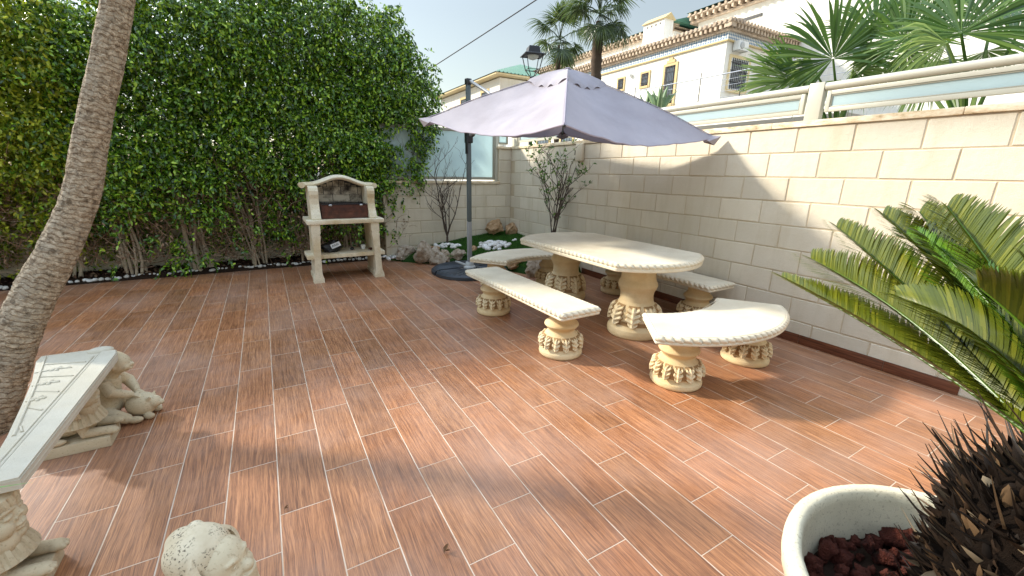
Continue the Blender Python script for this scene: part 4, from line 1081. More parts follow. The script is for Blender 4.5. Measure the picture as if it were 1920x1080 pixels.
# ================================================================== SHRUBS ON THE LAWN
def branchy(t, base, height, spread, nmain, mat, leaf=None, leafn=0, seed=1, r0=.016, lean=(0, 0), fork=.55):
    rd = random.Random(seed); mb = MB(); tips = []
    def grow(p, d, L, r_, lev):
        pts = [tuple(p)]; nseg = 5; q = p.copy(); dd = d.copy()
        for s_ in range(nseg):
            dd = (dd+Vector((rd.gauss(0, .13), rd.gauss(0, .13), .07+rd.gauss(0, .08)))).normalized(); q = q+dd*L/nseg; pts.append(tuple(q))
            if lev < 3 and s_ >= 1 and rd.random() < (.85 if lev < 2 else .6):
                sd_ = Vector((rd.gauss(0, 1), rd.gauss(0, 1), rd.uniform(.0, .8))).normalized()
                grow(q.copy(), (dd*.6+sd_*.75).normalized(), L*rd.uniform(.35, .62), r_*.55, lev+1)
            if leaf: tips.append((q.copy(), dd.copy()))
        mb.tube(pts, list(np.linspace(r_, max(r_*.42, .0012), nseg+1)), 6, False)
    b = Vector(base); st = b+Vector((lean[0]*.2, lean[1]*.2, height*.12)); mb.tube([tuple(b), tuple(st)], [r0*1.25, r0], 8)
    for k in range(nmain):
        a = 2*PI*k/nmain+rd.uniform(-.5, .5); sp = spread*rd.uniform(.5, 1)
        d = Vector((math.cos(a)*sp+lean[0], math.sin(a)*sp*.7+lean[1], 1)).normalized()
        grow(st.copy(), d, height*rd.uniform(.55, .82)*(1.15 if k == 0 else 1), r0*.62, 0)
    mb.build('branches', mat, t)
    if leaf:
        rd.shuffle(tips); tips = tips[:leafn]; m = len(tips)*3
        B = np.array([tuple(p) for p, d in tips for _ in range(3)])+rng.normal(size=(m, 3))*.006; D = np.array([tuple(d) for p, d in tips for _ in range(3)])
        V, Fq = leaf_arrays(B, D*.5+rng.normal(size=(m, 3))*.7+[0, 0, .2], rng.normal(size=(m, 3))*.6+[0, 0, 1], rng.uniform(.03, .058, m), rng.uniform(.018, .03, m), .25, .2)
        np_mesh('foliage', V, Fq, leaf, t, True)
p = drop(839, 461); t = thing('bare_shrub', 'leafless young shrub with fine brown twigs before the frosted glass screen', 'shrub', tuple(p))
branchy(t, p, 1.3, .5, 6, M_DARKTWIG, None, 0, 4, .018)
p = on_plane(1046, 428, 1, -.55); p = np.array([-.27, -1.72, lawn_h(-.27, -1.72)-.01])
t = thing('leafy_shrub', 'sparse upright shrub with small green leaves against the tall wall behind the table', 'shrub', tuple(p))
branchy(t, p, 1.5, .30, 7, M_DARKTWIG, M_SHRUBLEAF, 210, 9, .017)
p = np.array([-.22, -1.98, .03]); t = thing('low_plant', 'dark low plant at the foot of the wall under the table, beside the skirting end', 'plant', tuple(p))
m = 420; Bp = p+rng.normal(size=(m, 3))*[.055, .07, .05]+[0, 0, .13]
V, Fq = leaf_arrays(Bp, rng.normal(size=(m, 3)), rng.normal(size=(m, 3))+[0, 0, 1], rng.uniform(.03, .06, m), rng.uniform(.015, .025, m)); np_mesh('foliage', V, Fq, M_LEAF, t, True)
MB().tube([tuple(p), tuple(p+[0, 0, .14])], [.012, .006], 6).build('stem', M_DARKTWIG, t)

# ================================================================== POTTED CYCAD
PC = np.array([-2.62, -6.70, 0])
pot = thing('plant_pot', 'large round rough white stone pot holding the cycad and red lava stones', 'plant pot', tuple(PC))
pp = [(.26, .0), (.285, .01), (.30, .06), (.335, .2), (.365, .33), (.372, .4), (.374, .425), (.405, .432), (.418, .445), (.422, .47), (.42, .49), (.412, .5), (.392, .502), (.383, .495), (.378, .47), (.368, .40), (.36, .34), (.0, .335)]
def potrel(a, z, r): return .004*noise.noise((math.cos(a)*3, math.sin(a)*3, z*8))+.002*noise.noise((math.cos(a)*14, math.sin(a)*14, z*40))
MB().lathe([(r_, z) for r_, z in pp], 160, potrel, tuple(PC)).build('pot', M_POT, pot, True, 60)
MB().lathe([(.36, .352), (.2, .356), (.05, .358)], 48, lambda a, z, r: 0, tuple(PC)).build('soil', M_SOIL, pot)
LAV = []
for i in range(6):
    bm = rock_mesh(300+i, 1, 3, .8, 9); me = bpy.data.meshes.new('lava_stone'); bm.to_mesh(me); bm.free()
    me.polygons.foreach_set('use_smooth', [True]*len(me.polygons)); me.materials.append(M_LAVA); LAV.append(me)
random.seed(3)
placed = []
for i in range(3000):
    a = random.uniform(0, 2*PI); q = .35*math.sqrt(random.random()); x, y = PC[0]+q*math.cos(a), PC[1]+q*math.sin(a)
    if q < .15 or len(placed) > 255: continue
    lay = 0 if len(placed) < 165 else 1
    if any((x-b[0])**2+(y-b[1])**2 < (.031 if lay == 0 else .04)**2 and lay == b[2] for b in placed): continue
    placed.append((x, y, lay)); s_ = random.choice((.012, .016, .02, .024, .029))*random.uniform(.9, 1.1)
    o = bpy.data.objects.new('lava_stone', random.choice(LAV)); COL.objects.link(o); o.location = (x, y, .365+.026*lay); o.scale = (s_*random.uniform(.9, 1.3), s_, s_*random.uniform(.75, 1)); o.rotation_euler = (random.uniform(0, 3), random.uniform(0, 3), random.uniform(0, 6))
    tag(o, 'dark red lava stone in the white pot round the cycad trunk', 'lava stone', 'lava stones in the pot')
cy = thing('cycad', 'cycad with a shaggy dark scaly trunk and stiff green feather leaves in the white pot', 'cycad', (PC[0], PC[1], .335))
TX, TY = PC[0]+.0, PC[1]+.0
CZ = .86
mb = MB().lathe([(.13, .3), (.15, .36), (.165, .5), (.165, .65), (.15, .76), (.11, .83), (.05, .86)], 40, lambda a, z, r: .02*noise.noise((math.cos(a)*4, math.sin(a)*4, z*14)), (TX, TY, 0))
trk = mb.build('trunk', M_CYBARK, cy)
# leaf bases and dry spikes
ns = 1700; zz = rng.uniform(.34, .86, ns); aa_ = rng.uniform(0, 2*PI, ns)
rr = np.interp(zz, [.3, .5, .65, .77, .84, .87], [.14, .163, .163, .148, .108, .06])
Bp = np.stack([TX+rr*np.cos(aa_), TY+rr*np.sin(aa_), zz], 1); od = np.stack([np.cos(aa_), np.sin(aa_), rng.uniform(-.15, 1.1, ns)+(zz > .7)*.5], 1)+rng.normal(size=(ns, 3))*.28
V, Fq = leaf_arrays(Bp-nrm(od)*.02, od, np.array([[0, 0, 1.]])+rng.normal(size=(ns, 3))*.5, rng.uniform(.03, .065, ns), rng.uniform(.012, .024, ns), .4, -.3)
np_mesh('leaf_bases', V, Fq, M_SPIKE, trk, False)
ns = 430; zz = .36+.52*rng.uniform(0, 1, ns)**.8; aa_ = rng.uniform(0, 2*PI, ns); rr = np.interp(zz, [.3, .5, .65, .77, .84, .87], [.14, .163, .163, .148, .108, .06])
mb = MB()
for i in range(ns):
    b = Vector((TX+rr[i]*math.cos(aa_[i]), TY+rr[i]*math.sin(aa_[i]), zz[i])); d = (Vector((math.cos(aa_[i]), math.sin(aa_[i]), random.uniform(.15, 1.0)+(.5 if zz[i] > .74 else 0)))+Vector((random.gauss(0, .2), random.gauss(0, .2), random.gauss(0, .2)))).normalized()
    L = random.uniform(.035, .09)+(.05 if zz[i] > .74 else 0); mb.tube([tuple(b), tuple(b+d*L*.5), tuple(b+d*L+Vector((0, 0, random.uniform(-.01, .02))))], [.0035, .0025, .0006], 4, False)
mb.build('spikes', M_SPIKE, trk)
# living crown: arched leaves, each from the trunk head to its own tip
def cycad_leaf(tip, h=.10, mat=M_CYCAD, ll=.16, nl=64, roll=0.0, b_off=(0, 0)):
    base = Vector((TX+b_off[0], TY+b_off[1], CZ)); tip = Vector(tuple(tip)); ch = tip-base; L = ch.length
    t = np.linspace(0, 1, 26); up0 = Vector((0, 0, 1)); P = np.array([tuple(base+ch*q+up0*h*math.sin(PI*q**.9)) for q in t])
    Gv = nrm(np.gradient(P, axis=0)); tq = np.linspace(.13, .995, nl)
    X = np.stack([np.interp(tq, t, P[:, i]) for i in range(3)], 1); G = nrm(np.stack([np.interp(tq, t, Gv[:, i]) for i in range(3)], 1))
    s0 = nrm(np.cross(G, [0, 0, 1.])); u0 = np.cross(s0, G); c_, s_ = math.cos(roll), math.sin(roll)
    sd = s0*c_+u0*s_; upn = -s0*s_+u0*c_
    Vs, Fs, off = [], [], 0
    for sgn in (1, -1):
        env = np.clip((tq-.08)/.3, 0, 1)**.7*np.clip((1.03-tq)/.35, .0, 1)**.55
        ln = ll*(.15+.85*env)*rng.uniform(.93, 1.05, nl)
        D = nrm(sd*sgn*.8+G*(.75+.6*tq)[:, None]+upn*.72+rng.normal(size=sd.shape)*.035)
        K = 6; kk = np.linspace(0, 1, K)
        Pt = X[:, None]+D[:, None]*(ln[:, None, None]*kk[None, :, None])
        Pt = Pt+(sd*sgn*.22-upn*.2+G*.1)[:, None]*(ln[:, None, None]*(kk[None, :, None]**2.2))
        wd = .0105*np.array([.75, 1, 1, .92, .7, .05])[None]*np.ones((nl, 1))
        V, Fq = strip_arrays(Pt, np.repeat(nrm(G-.25*upn)[:, None], K, 1), wd); Vs.append(V); Fs.append(Fq+off); off += len(V)
    fo = np_mesh('frond', np.vstack(Vs), np.vstack(Fs), mat, cy, True)
    MB().tube([tuple(p) for p in P], list(np.linspace(.0065, .0015, len(t))), 6).build('rachis', M_CYCAD2 if mat is M_CYCAD else mat, fo)
TIPS = [((1466, 520), 1.72, .05, M_CYCAD, .13, .0), ((1520, 484), 1.78, .09, M_CYCAD, .17, .45), ((1568, 424), 1.80, .05, M_CYCAD, .15, .2),
        ((1655, 402), 1.72, .06, M_CYCAD, .15, .0), ((1700, 440), 1.62, .05, M_CYCAD2, .12, .3), ((1724, 397), 1.75, .05, M_CYCAD, .16, .25), ((1776, 388), 1.66, .07, M_CYCAD, .17, .1),
        ((1838, 540), 1.15, .10, M_CYCAD, .15, -.4), ((1925, 500), 1.25, .08, M_CYCAD, .15, .2), ((1990, 540), 1.2, .1, M_CYCAD, .16, 0), ((1765, 470), 1.5, .06, M_CYCAD2, .12, -.2), ((1690, 560), 1.35, .12, M_CYCAD, .13, .3)]
for (u, v), dd, h, m, ll, ro in TIPS: cycad_leaf(at_dist(u, v, dd), h*.5, m, ll*.84, 130, ro*.6, (random.uniform(-.03, .03), random.uniform(-.03, .03)))
for k in range(9):      # the rest of the rosette, towards the house and the wall
    a = -2.0+k*.2; L = random.uniform(.6, .8)
    cycad_leaf((TX+L*math.cos(a)*.95, TY+L*math.sin(a)*.95, CZ+random.uniform(.1, .35)), .14, M_CYCAD, .15, 60, random.uniform(-.3, .3))
o = MB(); b = Vector((-2.75, -6.50, .40))
V, Fq = leaf_arrays(np.array([tuple(b)]*5)+rng.normal(size=(5, 3))*.006, rng.normal(size=(5, 3))+[0, 0, .3], rng.normal(size=(5, 3))+[0, 0, 1], rng.uniform(.02, .03, 5), rng.uniform(.01, .014, 5))
tag(np_mesh('fallen_flower', V, Fq, plain('yellow_petal', (.75, .45, .03), .6, .3, .1, 20, 0)), 'small yellow fallen flower on the lava stones in the pot', 'flower')

# ================================================================== FAN PALMS BEHIND THE WALL
def fan_arrays(hub, d, nrmv, rad, nseg, spread, droop=.25, w=.05, split=.5, jit=.04, fold=.35):
    hub = np.array(hub); d = np.array(d); nv = np.array(nrmv); d = d/np.linalg.norm(d); nv = nv-d*(nv@d); nv /= np.linalg.norm(nv); s = np.cross(nv, d)
    ph = np.linspace(-spread, spread, nseg)+rng.normal(size=nseg)*jit
    D = d[None]*np.cos(ph)[:, None]+s[None]*np.sin(ph)[:, None]
    D = nrm(D+nv[None]*(.10*np.cos(ph*2)+rng.normal(size=nseg)*.05)[:, None])
    ln = rad*(.80+.2*np.cos(ph*.75))*rng.uniform(.9, 1.06, nseg)
    K = 7; kk = np.linspace(0.02, 1, K)
    P = hub+D[:, None]*(ln[:, None, None]*kk[None, :, None])
    P = P+np.array([0, 0, -1.])*(ln*droop*rng.uniform(.5, 1.5, nseg))[:, None, None]*(np.clip(kk-.45, 0, 1)**2)[None, :, None]*1.6
    wfull = 2*spread/nseg*1.15
    wd = np.minimum(kk[None]*ln[:, None]*wfull*1.45, w*.95)*np.array([1, 1, 1, .95, .8, .5, .06])[None]
    T = np.cross(np.repeat(nv[None], nseg, 0), D); T = nrm(T+nv[None]*fold*np.where(np.arange(nseg) % 2, 1, -1)[:, None])
    return strip_arrays(P, np.repeat(T[:, None], K, 1), wd)
def fan_frond(parent, u, v, ax_, ay_, rpx, spread, mat, xp, root, nseg=42, tilt=(0, 0), droop=.25):
    nseg = int(nseg*1.55)
    h = on_plane(u, v, 0, xp); d = AX[0]*ax_+AX[1]*ay_; n = CAM-h; n /= np.linalg.norm(n); n = n+AX[0]*tilt[0]+AX[1]*tilt[1]
    depth = (h-CAM)@AX[2]; rad = rpx*depth/F_PX*.86
    V, Fq = fan_arrays(h, d, n, rad, nseg, R(spread), droop, .046*rad/.9)
    fo = np_mesh('frond', V, Fq, mat, parent, False)
    mid = (np.array(h)+np.array(root))/2+np.array([0, 0, .12])
    MB().tube([tuple(h), tuple(mid), tuple(root)], [.010, .013, .02], 6).build('petiole', mat, fo)
rA = np.array([1.5, -4.35, 1.75]); rB = np.array([1.5, -5.35, 1.75])
fa = thing('fan_palm', 'low fan palm behind the grey fence post, its dark fan held up to the left', 'fan palm', (1.5, -4.35, -.05))
MB().tube([(1.5, -4.35, -.06), (1.5, -4.35, 1.0), tuple(rA)], [.16, .14, .12], 14).build('trunk', M_FARBARK, fa)
fan_frond(fa, 1562, 110, -.30, .95, 152, 128, M_FAN, 1.3, rA, 46, (.1, .1))
fan_frond(fa, 1487, 152, -.97, .12, 130, 40, M_FANY, 1.25, rA, 30, (.5, .5), .15)
fan_frond(fa, 1500, 150, -.85, .40, 120, 34, M_FAN, 1.35, rA, 24, (-.5, .6), .15)
fan_frond(fa, 1600, 130, .7, -.35, 85, 75, M_FANY, 1.4, rA, 26, (.3, -.3), .5)
fan_frond(fa, 1530, 135, -.75, -.3, 80, 65, M_FANY, 1.45, rA, 22, (.2, -.3), .4)
fan_frond(fa, 1640, 60, .35, .9, 130, 95, M_FAN, 2.1, rA, 40, (.1, .2))
fan_frond(fa, 1575, 150, -.2, -.9, 60, 80, M_FANY, 1.6, rA, 24, (.1, -.3), .5)
fb = thing('fan_palm', 'larger fan palm behind the right glass panel with bright fans reaching the top edge', 'fan palm', (1.5, -5.35, -.05))
MB().tube([(1.5, -5.35, -.06), (1.5, -5.35, 1.0), tuple(rB)], [.17, .15, .13], 14).build('trunk', M_FARBARK, fb)
fan_frond(fb, 1697, 76, -.05, 1, 128, 112, M_FAN, 1.45, rB, 46, (-.2, .2))
fan_frond(fb, 1802, 62, .35, .9, 165, 112, M_FAN, 1.15, rB, 50, (.1, .2))
fan_frond(fb, 1775, 80, -.75, -.45, 150, 52, M_FANY, 1.05, rB, 40, (.2, -.2), .55)
fan_frond(fb, 1700, 95, .35, -.85, 75, 80, M_FANY, 1.6, rB, 30, (.1, -.3), .4)
fan_frond(fb, 1650, 110, -.6, -.5, 85, 70, M_FANY, 1.7, rB, 30, (.2, -.2), .5)
fan_frond(fb, 1745, 20, -.3, .95, 110, 100, M_FAN, 2.2, rB, 40, (.1, .2))
fan_frond(fb, 1740, 120, -.1, -.6, 90, 110, M_FANY, 2.0, rB, 36, (.1, -.3), .5)
fan_frond(fb, 1860, 40, .2, .95, 130, 105, M_FAN, 2.0, rB, 40, (-.1, .2))
fan_frond(fb, 1905, 70, .7, .5, 150, 80, M_FAN, 1.5, rB, 36, (-.3, .3))
fan_frond(fb, 1850, 95, .1, -.9, 70, 90, M_FANY, 1.8, rB, 30, (.1, -.3), .5)

# ================================================================== TALL PALMS
V, Fq = fan_arrays((.75, 0, 0), (1, 0, -.15), (0, 0, 1), .75, 34, R(115), .95, .05)
fm = np_mesh('frond', V, Fq, M_FARPALM, None, False, (0, 0, 0))
fm2 = np_mesh('frond', V, Fq, M_DRYPALM, None, False, (0, 0, 0))
pm = MB().tube([(0, 0, 0), (.4, 0, .05), (.76, 0, 0)], [.02, .015, .01], 5).build('petiole', M_FARPALM, None, loc=(0, 0, 0))
for o in (fm, fm2, pm): COL.objects.unlink(o)
def tall_palm(label, u, v, dist, r0, nf, sc, seed, ntail=9):
    rd = random.Random(seed); c = at_dist(u, v, dist)
    t = thing('palm_tree', label, 'palm tree', (c[0], c[1], -.06), 'tall palms beyond the garden')
    zs = np.linspace(-.06, c[2]-.22, 60)
    MB().tube([(c[0]+.05*math.sin(z*.8), c[1], z) for z in zs], [r0*(1.12-.2*(i/60))*(1+.10*((i*3) % 5-2)/2)*(1 if i < 52 else 1-.07*(i-52)) for i in range(60)], 12).build('trunk', M_FARBARK, t)
    for k in range(nf+ntail):
        src = fm if k < nf else fm2
        f = src.copy(); COL.objects.link(f); f.parent = t
        a = k*2.39996; el = rd.uniform(-.95, 1.4) if k < nf else rd.uniform(-1.5, -1.05)
        f.location = (0, 0, c[2]+.06-(0 if k < nf else .25)); f.rotation_euler = (rd.uniform(-.3, .3), -el, a); s_ = sc*rd.uniform(.8, 1.1); f.scale = (s_, s_, s_)
        p = pm.copy(); COL.objects.link(p); p.parent = f
tall_palm('tall palm with a thick shaggy dark trunk rising behind the umbrella top', 1126, 26, 15.5, .18, 26, .92, 3, 0)
tall_palm('thinner palm behind the street lantern, lower than its neighbour', 1050, 74, 19, .11, 17, 1.0, 8, 0)

# ================================================================== STREET LANTERN AND CABLES
c = at_dist(998, 143, 11); lx, ly, lz = c
sl_t = thing('street_lamp', 'black street lantern on a post, beyond the wall left of the tall palms', 'street lamp', (lx, ly, -.06))
MB().lathe([(.14, -.06), (.14, .5), (.09, .6), (.06, .8), (.05, 2.2), (.045, lz-.05), (.07, lz-.03), (.03, lz)], 16, None, (lx, ly, 0)).build('post', M_IRON, sl_t)
def sq(h, z, rot=.5): return [(lx+h*1.414*math.cos(rot+PI/2*k), ly+h*1.414*math.sin(rot+PI/2*k), lz+z) for k in range(4)]
mb = MB(); ws = [(.25, .44), (.25, .453), (.145, .50), (.125, .62), (.112, .634)]; vs = []
for h, z in ws: vs += sq(h, z)
fs = [(0, 1, 2, 3)[::-1], (16, 17, 18, 19)]
for j in range(4):
    for k in range(4): fs.append((j*4+k, j*4+(k+1) % 4, j*4+4+(k+1) % 4, j*4+4+k))
mb.add(vs, fs); mb.build('lantern_roof', M_IRON, sl_t, False)
mb = MB()
for k in range(4): mb.tube([sq(.05, .0)[k], sq(.10, .09)[k], sq(.135, .14)[k], sq(.2, .445)[k]], .011, 6)
for h, z in ((.135, .14), (.2, .44)):
    q = sq(h, z); mb.tube(q+[q[0]], .010, 6)
mb.build('cage', M_IRON, sl_t)
MB().lathe([(.03, .35), (.1, .375), (.135, .42), (.14, .44)], 20, None, (lx, ly, lz)).build('lamp_bowl', M_LAMPGLASS, sl_t)
A = at_dist(700, 196, 26); B = at_dist(1060, -36, 15); mid = (A+B)/2-np.array([0, 0, .06])
tag(MB().tube([tuple(A*(1-q)**2+2*mid*q*(1-q)+B*q*q) for q in np.linspace(0, 1, 20)], .02, 6).build('overhead_cable', M_CABLE), 'thin dark overhead cable crossing the sky above the umbrella', 'cable')

# ================================================================== HOUSES
XV = 18.0
cE = on_plane(1364, 74, 0, XV); yc = cE[1]; zc = cE[2]
def cornice(t, x0, x1, y0, y1, z, faces, deep=.5, step=.42, frieze=True, mat=M_ROOF, h=.5, topmat=None):
    """eave of barrel tile ends on the -X face and, if asked, on the -Y face"""
    mb = MB(); x = x0; k = 0
    mb.box(x0-deep, x1, y0-(deep if 'y' in faces else 0), y1, z+h*.62, z+h*.72)
    mb.box(x0-deep*.45, x1, y0-(deep*.45 if 'y' in faces else 0), y1, z, z+h*.22)
    y = y0-(deep if 'y' in faces else 0)+.1
    while y < y1:
        mb.tube([(x0-deep-.06, y, z+h*.8), (x0+.5, y, z+h*1.02)], [.09, .09], 8); mb.box(x0-deep*.9, x0-.002, y-.07, y+.07, z+h*.22, z+h*.62); y += step
    if 'y' in faces:
        x = x0-deep+.1
        while x < x1: mb.tube([(x, y0-deep-.06, z+h*.8), (x, y0+.5, z+h*1.02)], [.09, .09], 8); mb.box(x-.07, x+.07, y0-deep*.9, y0-.002, z+h*.22, z+h*.62); x += step
    mb.build('eaves', mat, t, False)
def window(t, x, y0, y1, z0, z1, tr=.18, face='x', bars=4, crest=False, trim=M_YELLOW, pane=M_DARKWOOD, glass=M_PANE):
    def bx(mb, a0, a1, d0, d1, z0, z1): return mb.box(x-d1, x-d0, a0, a1, z0, z1) if face == 'x' else mb.box(a0, a1, x-d1, x-d0, z0, z1)
    mb = MB(); bx(mb, y0-tr, y0, .0, .06, z0-tr, z1+tr); bx(mb, y1, y1+tr, .0, .06, z0-tr, z1+tr); bx(mb, y0, y1, .0, .061, z1, z1+tr); bx(mb, y0-tr*.2, y1+tr*.2, .0, .09, z0-tr, z0)
    if crest: bx(mb, (y0+y1)/2-.3, (y0+y1)/2+.3, .0, .08, z1+tr, z1+tr+.16); bx(mb, (y0+y1)/2-.14, (y0+y1)/2+.14, .0, .085, z1+tr+.16, z1+tr+.28)
    w = mb.build('window' if not crest else 'balcony_door', trim, t, False)
    mb = MB(); fw = min(.09, (y1-y0)*.16)
    bx(mb, y0, y0+fw, .002, .04, z0, z1); bx(mb, y1-fw, y1, .002, .04, z0, z1); bx(mb, y0+fw, y1-fw, .002, .041, z1-fw, z1); bx(mb, y0+fw, y1-fw, .002, .041, z0, z0+fw)
    mb.build('frame', pane, w, False)
    bx(MB(), y0+fw, y1-fw, .003, .012, z0+fw, z1-fw).build('pane', glass, w, False)
    if bars:
        mb = MB()
        for k in range(1, bars+1): q = y0+(y1-y0)*k/(bars+1); bx(mb, q-.015, q+.015, .05, .08, z0, z1)
        for q in (.25, .6, .85): bx(mb, y0, y1, .052, .078, z0+(z1-z0)*q, z0+(z1-z0)*q+.025)
        mb.build('window_bars', M_IRON, w, False)
    return w
v1 = thing('villa', 'white villa with blue tile frieze, terracotta eaves and ochre window trims at the upper right', 'house', (XV, yc, -.06))
MB().box(XV, 32, yc, 46, -.06, zc+.25).build('wall', M_WHITE, v1, False)
mb = MB().box(XV-.07, 32, yc-.07, 46, zc, zc+.36); mb.build('tile_frieze', M_FRIEZE, v1, False)
MB().box(XV-.11, 32, yc-.11, 46, zc-.07, zc+.001).build('moulding', M_YELLOW, v1, False)
cornice(v1, XV-.05, 32, yc-.05, 46, zc+.361, 'xy', .42, .29)
MB().box(XV+.3, 31.5, yc+.3, 45.5, zc+.7, zc+1.05).build('parapet', M_WHITE, v1, False)
window(v1, XV, 11.98, 12.74, 5.62, 7.72, .15, 'x', 6, True)
window(v1, XV, 14.02, 14.62, 6.92, 7.66, .12); window(v1, XV, 16.2, 16.72, 7.02, 7.68, .11)
MB().box(XV-.02, XV-.0, 11.75, 12.95, 4.6, 5.6).build('door_plinth', M_YELLOW, v1, False)
MB().lathe([(.05, 0), (.12, .05), (.13, .16), (.06, .22)], 12, None, (XV-.1, 15.55, 7.62)).build('wall_light', M_ACW, v1)
for u0, u1, v0, v1_ in ((1008, 1030, 259, 275), (1052, 1074, 252, 272), (1096, 1112, 246, 268)):
    a = on_plane(u0, v1_, 0, XV); b = on_plane(u1, v0, 0, XV); window(v1, XV, b[1], a[1], a[2]-.6, b[2]+.1, .22, 'x', 3)
# right hand face
w_ = window(v1, yc, 18.5, 20.1, 6.0, 7.55, .14, 'y', 9, False, M_YTRIM, M_ACW, M_PANE)
for k in range(3):
    a = on_plane((1378, 1455, 1500)[k], 226, 1, yc); window(v1, yc, a[0]-.25, a[0]+.6, a[2]-1, a[2]+.45, .25, 'y', 4)
ac = thing('air_conditioner', 'white outdoor air conditioner high on the right wall of the large villa', 'air conditioner', (18.85, yc-.3, 7.9))
MB().box(18.45, 19.3, yc-.40, yc-.07, 7.86, 8.3, .02).build('casing', M_ACW, ac)
MB().lathe([(.17, 0), (.17, .02), (.15, .03), (.03, .03)], 24, None, (0, 0, 0)).build('fan_grille', M_GREYPL, None, loc=(0, 0, 0)).parent = ac
fg = ac.children[-1]; fg.location = (-.12, -.11, .18); fg.rotation_euler = (R(90), 0, 0)
mb = MB()
for x in (18.55, 19.2): mb.box(x-.02, x+.02, yc-.45, yc-.0, 7.82, 7.86)
mb.build('bracket', M_GREYPL, ac, False)
# chimney
c1, c2 = on_plane(1208, 42, 0, 19), on_plane(1247, 33, 0, 19)
zt = (c1[2]+c2[2])/2-.1
ch = MB().box(19, 19.8, c2[1], c1[1], zc+.6, zt).build('chimney', M_WHITE, v1, False)
ym = (c1[1]+c2[1])/2
MB().extr([(18.88, zt), (19.92, zt), (19.4, zt+.36)], c2[1]-.1, c1[1]+.1, 1).build('cap', M_YELLOW, ch, False)
mb = MB()
for k in range(4): q = c2[1]+(c1[1]-c2[1])*(.2+.2*k); mb.box(18.99, 18.999, q-.06, q+.06, zt-.28, zt-.16)
mb.build('smoke_holes', M_IRON, ch, False)
# set-back upper storeys
u1 = on_plane(1310, 44, 0, 24); u2 = on_plane(1500, -40, 0, 24)
v2 = thing('villa', 'white upper storey with dark eaves behind the large villa, cut by the top edge', 'house', (24, u1[1], 0))
MB().box(24, 36, -2.5, u1[1], -.06, u1[2]+.02).build('wall', M_WHITE, v2, False)
cornice(v2, 24, 36, -2.5, u1[1]+.5, u1[2]+.02, 'xy', .65, .45, mat=M_ROOF, h=.6)
MB().add([(23.3, -3.2, u1[2]+.63), (23.3, u1[1]+.55, u1[2]+.63), (30, u1[1]-4, u1[2]+2.2), (30, 3, u1[2]+2.2), (36.5, -3.2, u1[2]+.63), (36.5, u1[1]+.55, u1[2]+.63)], [(0, 3, 2, 1), (0, 4, 3), (1, 2, 5), (3, 4, 5, 2)]).build('roof', M_GREENROOF, v2, False)
MB().box(23.93, 24.0, u1[1]-4.6, u1[1]-3.4, u1[2]-.75, u1[2]-.6).build('vent_slot', M_IRON, v2, False)
w1 = on_plane(1240, 99, 0, 23); w0 = on_plane(1100, 88, 0, 23)
v3 = thing('villa', 'white wing with low green tiled roof behind the chimney and the tall palm', 'house', (23, w1[1]+6, 0))
wz = on_plane(1180, 86, 0, 23)[2]
MB().box(23, 30, w1[1]-1, w1[1]+22, -.06, wz).build('wall', M_WHITE, v3, False)
cornice(v3, 23, 30, w1[1]-1, w1[1]+22, wz, 'x', .5, .45, mat=M_ROOF, h=.5)
MB().extr([(22.5, wz+.52), (30, wz+.52), (30, wz+1.9), (27, wz+1.9)], w1[1]-1.4, w1[1]+22, 1).build('roof', M_GREENROOF, v3, False)
# terrace railing and plants in front of the villa
rl = thing('terrace_railing', 'thin wire railing running in front of the large villa at balcony height', 'railing', (16.6, 8, 5.4))
a = on_plane(1182, 172, 0, 16.6); b = on_plane(1365, 137, 0, 16.6)
mb = MB(); mb.tube([(16.6, 18.5, a[2]), (16.6, 2, b[2]-.05)], .03, 6)
for k in range(1, 6): mb.tube([(16.6, 18.5, a[2]-.27*k), (16.6, 2, b[2]-.05-.27*k)], .011, 5)
mb.build('rails', M_STEEL, rl)
for k in range(8): y = 2.2+k*2.3; MB().tube([(16.6, y, 4.2), (16.6, y, 6.6)], .025, 6).build('railing_post', M_IRON, rl)
MB().box(16.3, 17.99, 2, 18.6, 3.95, 4.45).build('terrace_edge', M_WHITE, rl, False)
rd = random.Random(5)
for j, (u, v, s_, lab) in enumerate(((1236, 196, 1.1, 'large upright agave leaves in front of the balcony door of the villa'), (1212, 194, .8, 'smaller spiky plant left of the agave, above the umbrella edge'))):
    c = on_plane(u, v, 0, 16.2); t = thing('agave', lab, 'plant', tuple(c)); 
    for k in range(15):
        a_ = rd.uniform(0, 2*PI); L = s_*rd.uniform(.8, 1.5); tl = rd.uniform(.1, .75)
        pts = [(c[0]+math.cos(a_)*L*tl*q, c[1]+math.sin(a_)*L*tl*q, c[2]-.45+L*q*(1-.25*tl*q)) for q in np.linspace(0, 1, 6)]
        MB().tube(pts, [.06*s_, .13*s_, .13*s_, .1*s_, .06*s_, .008], 6).build('leaf', M_AGAVE, t)
    MB().lathe([(.25, -.9), (.35, -.45), (.3, -.44)], 16, None, tuple(c)).build('tub', M_ROOF, t)
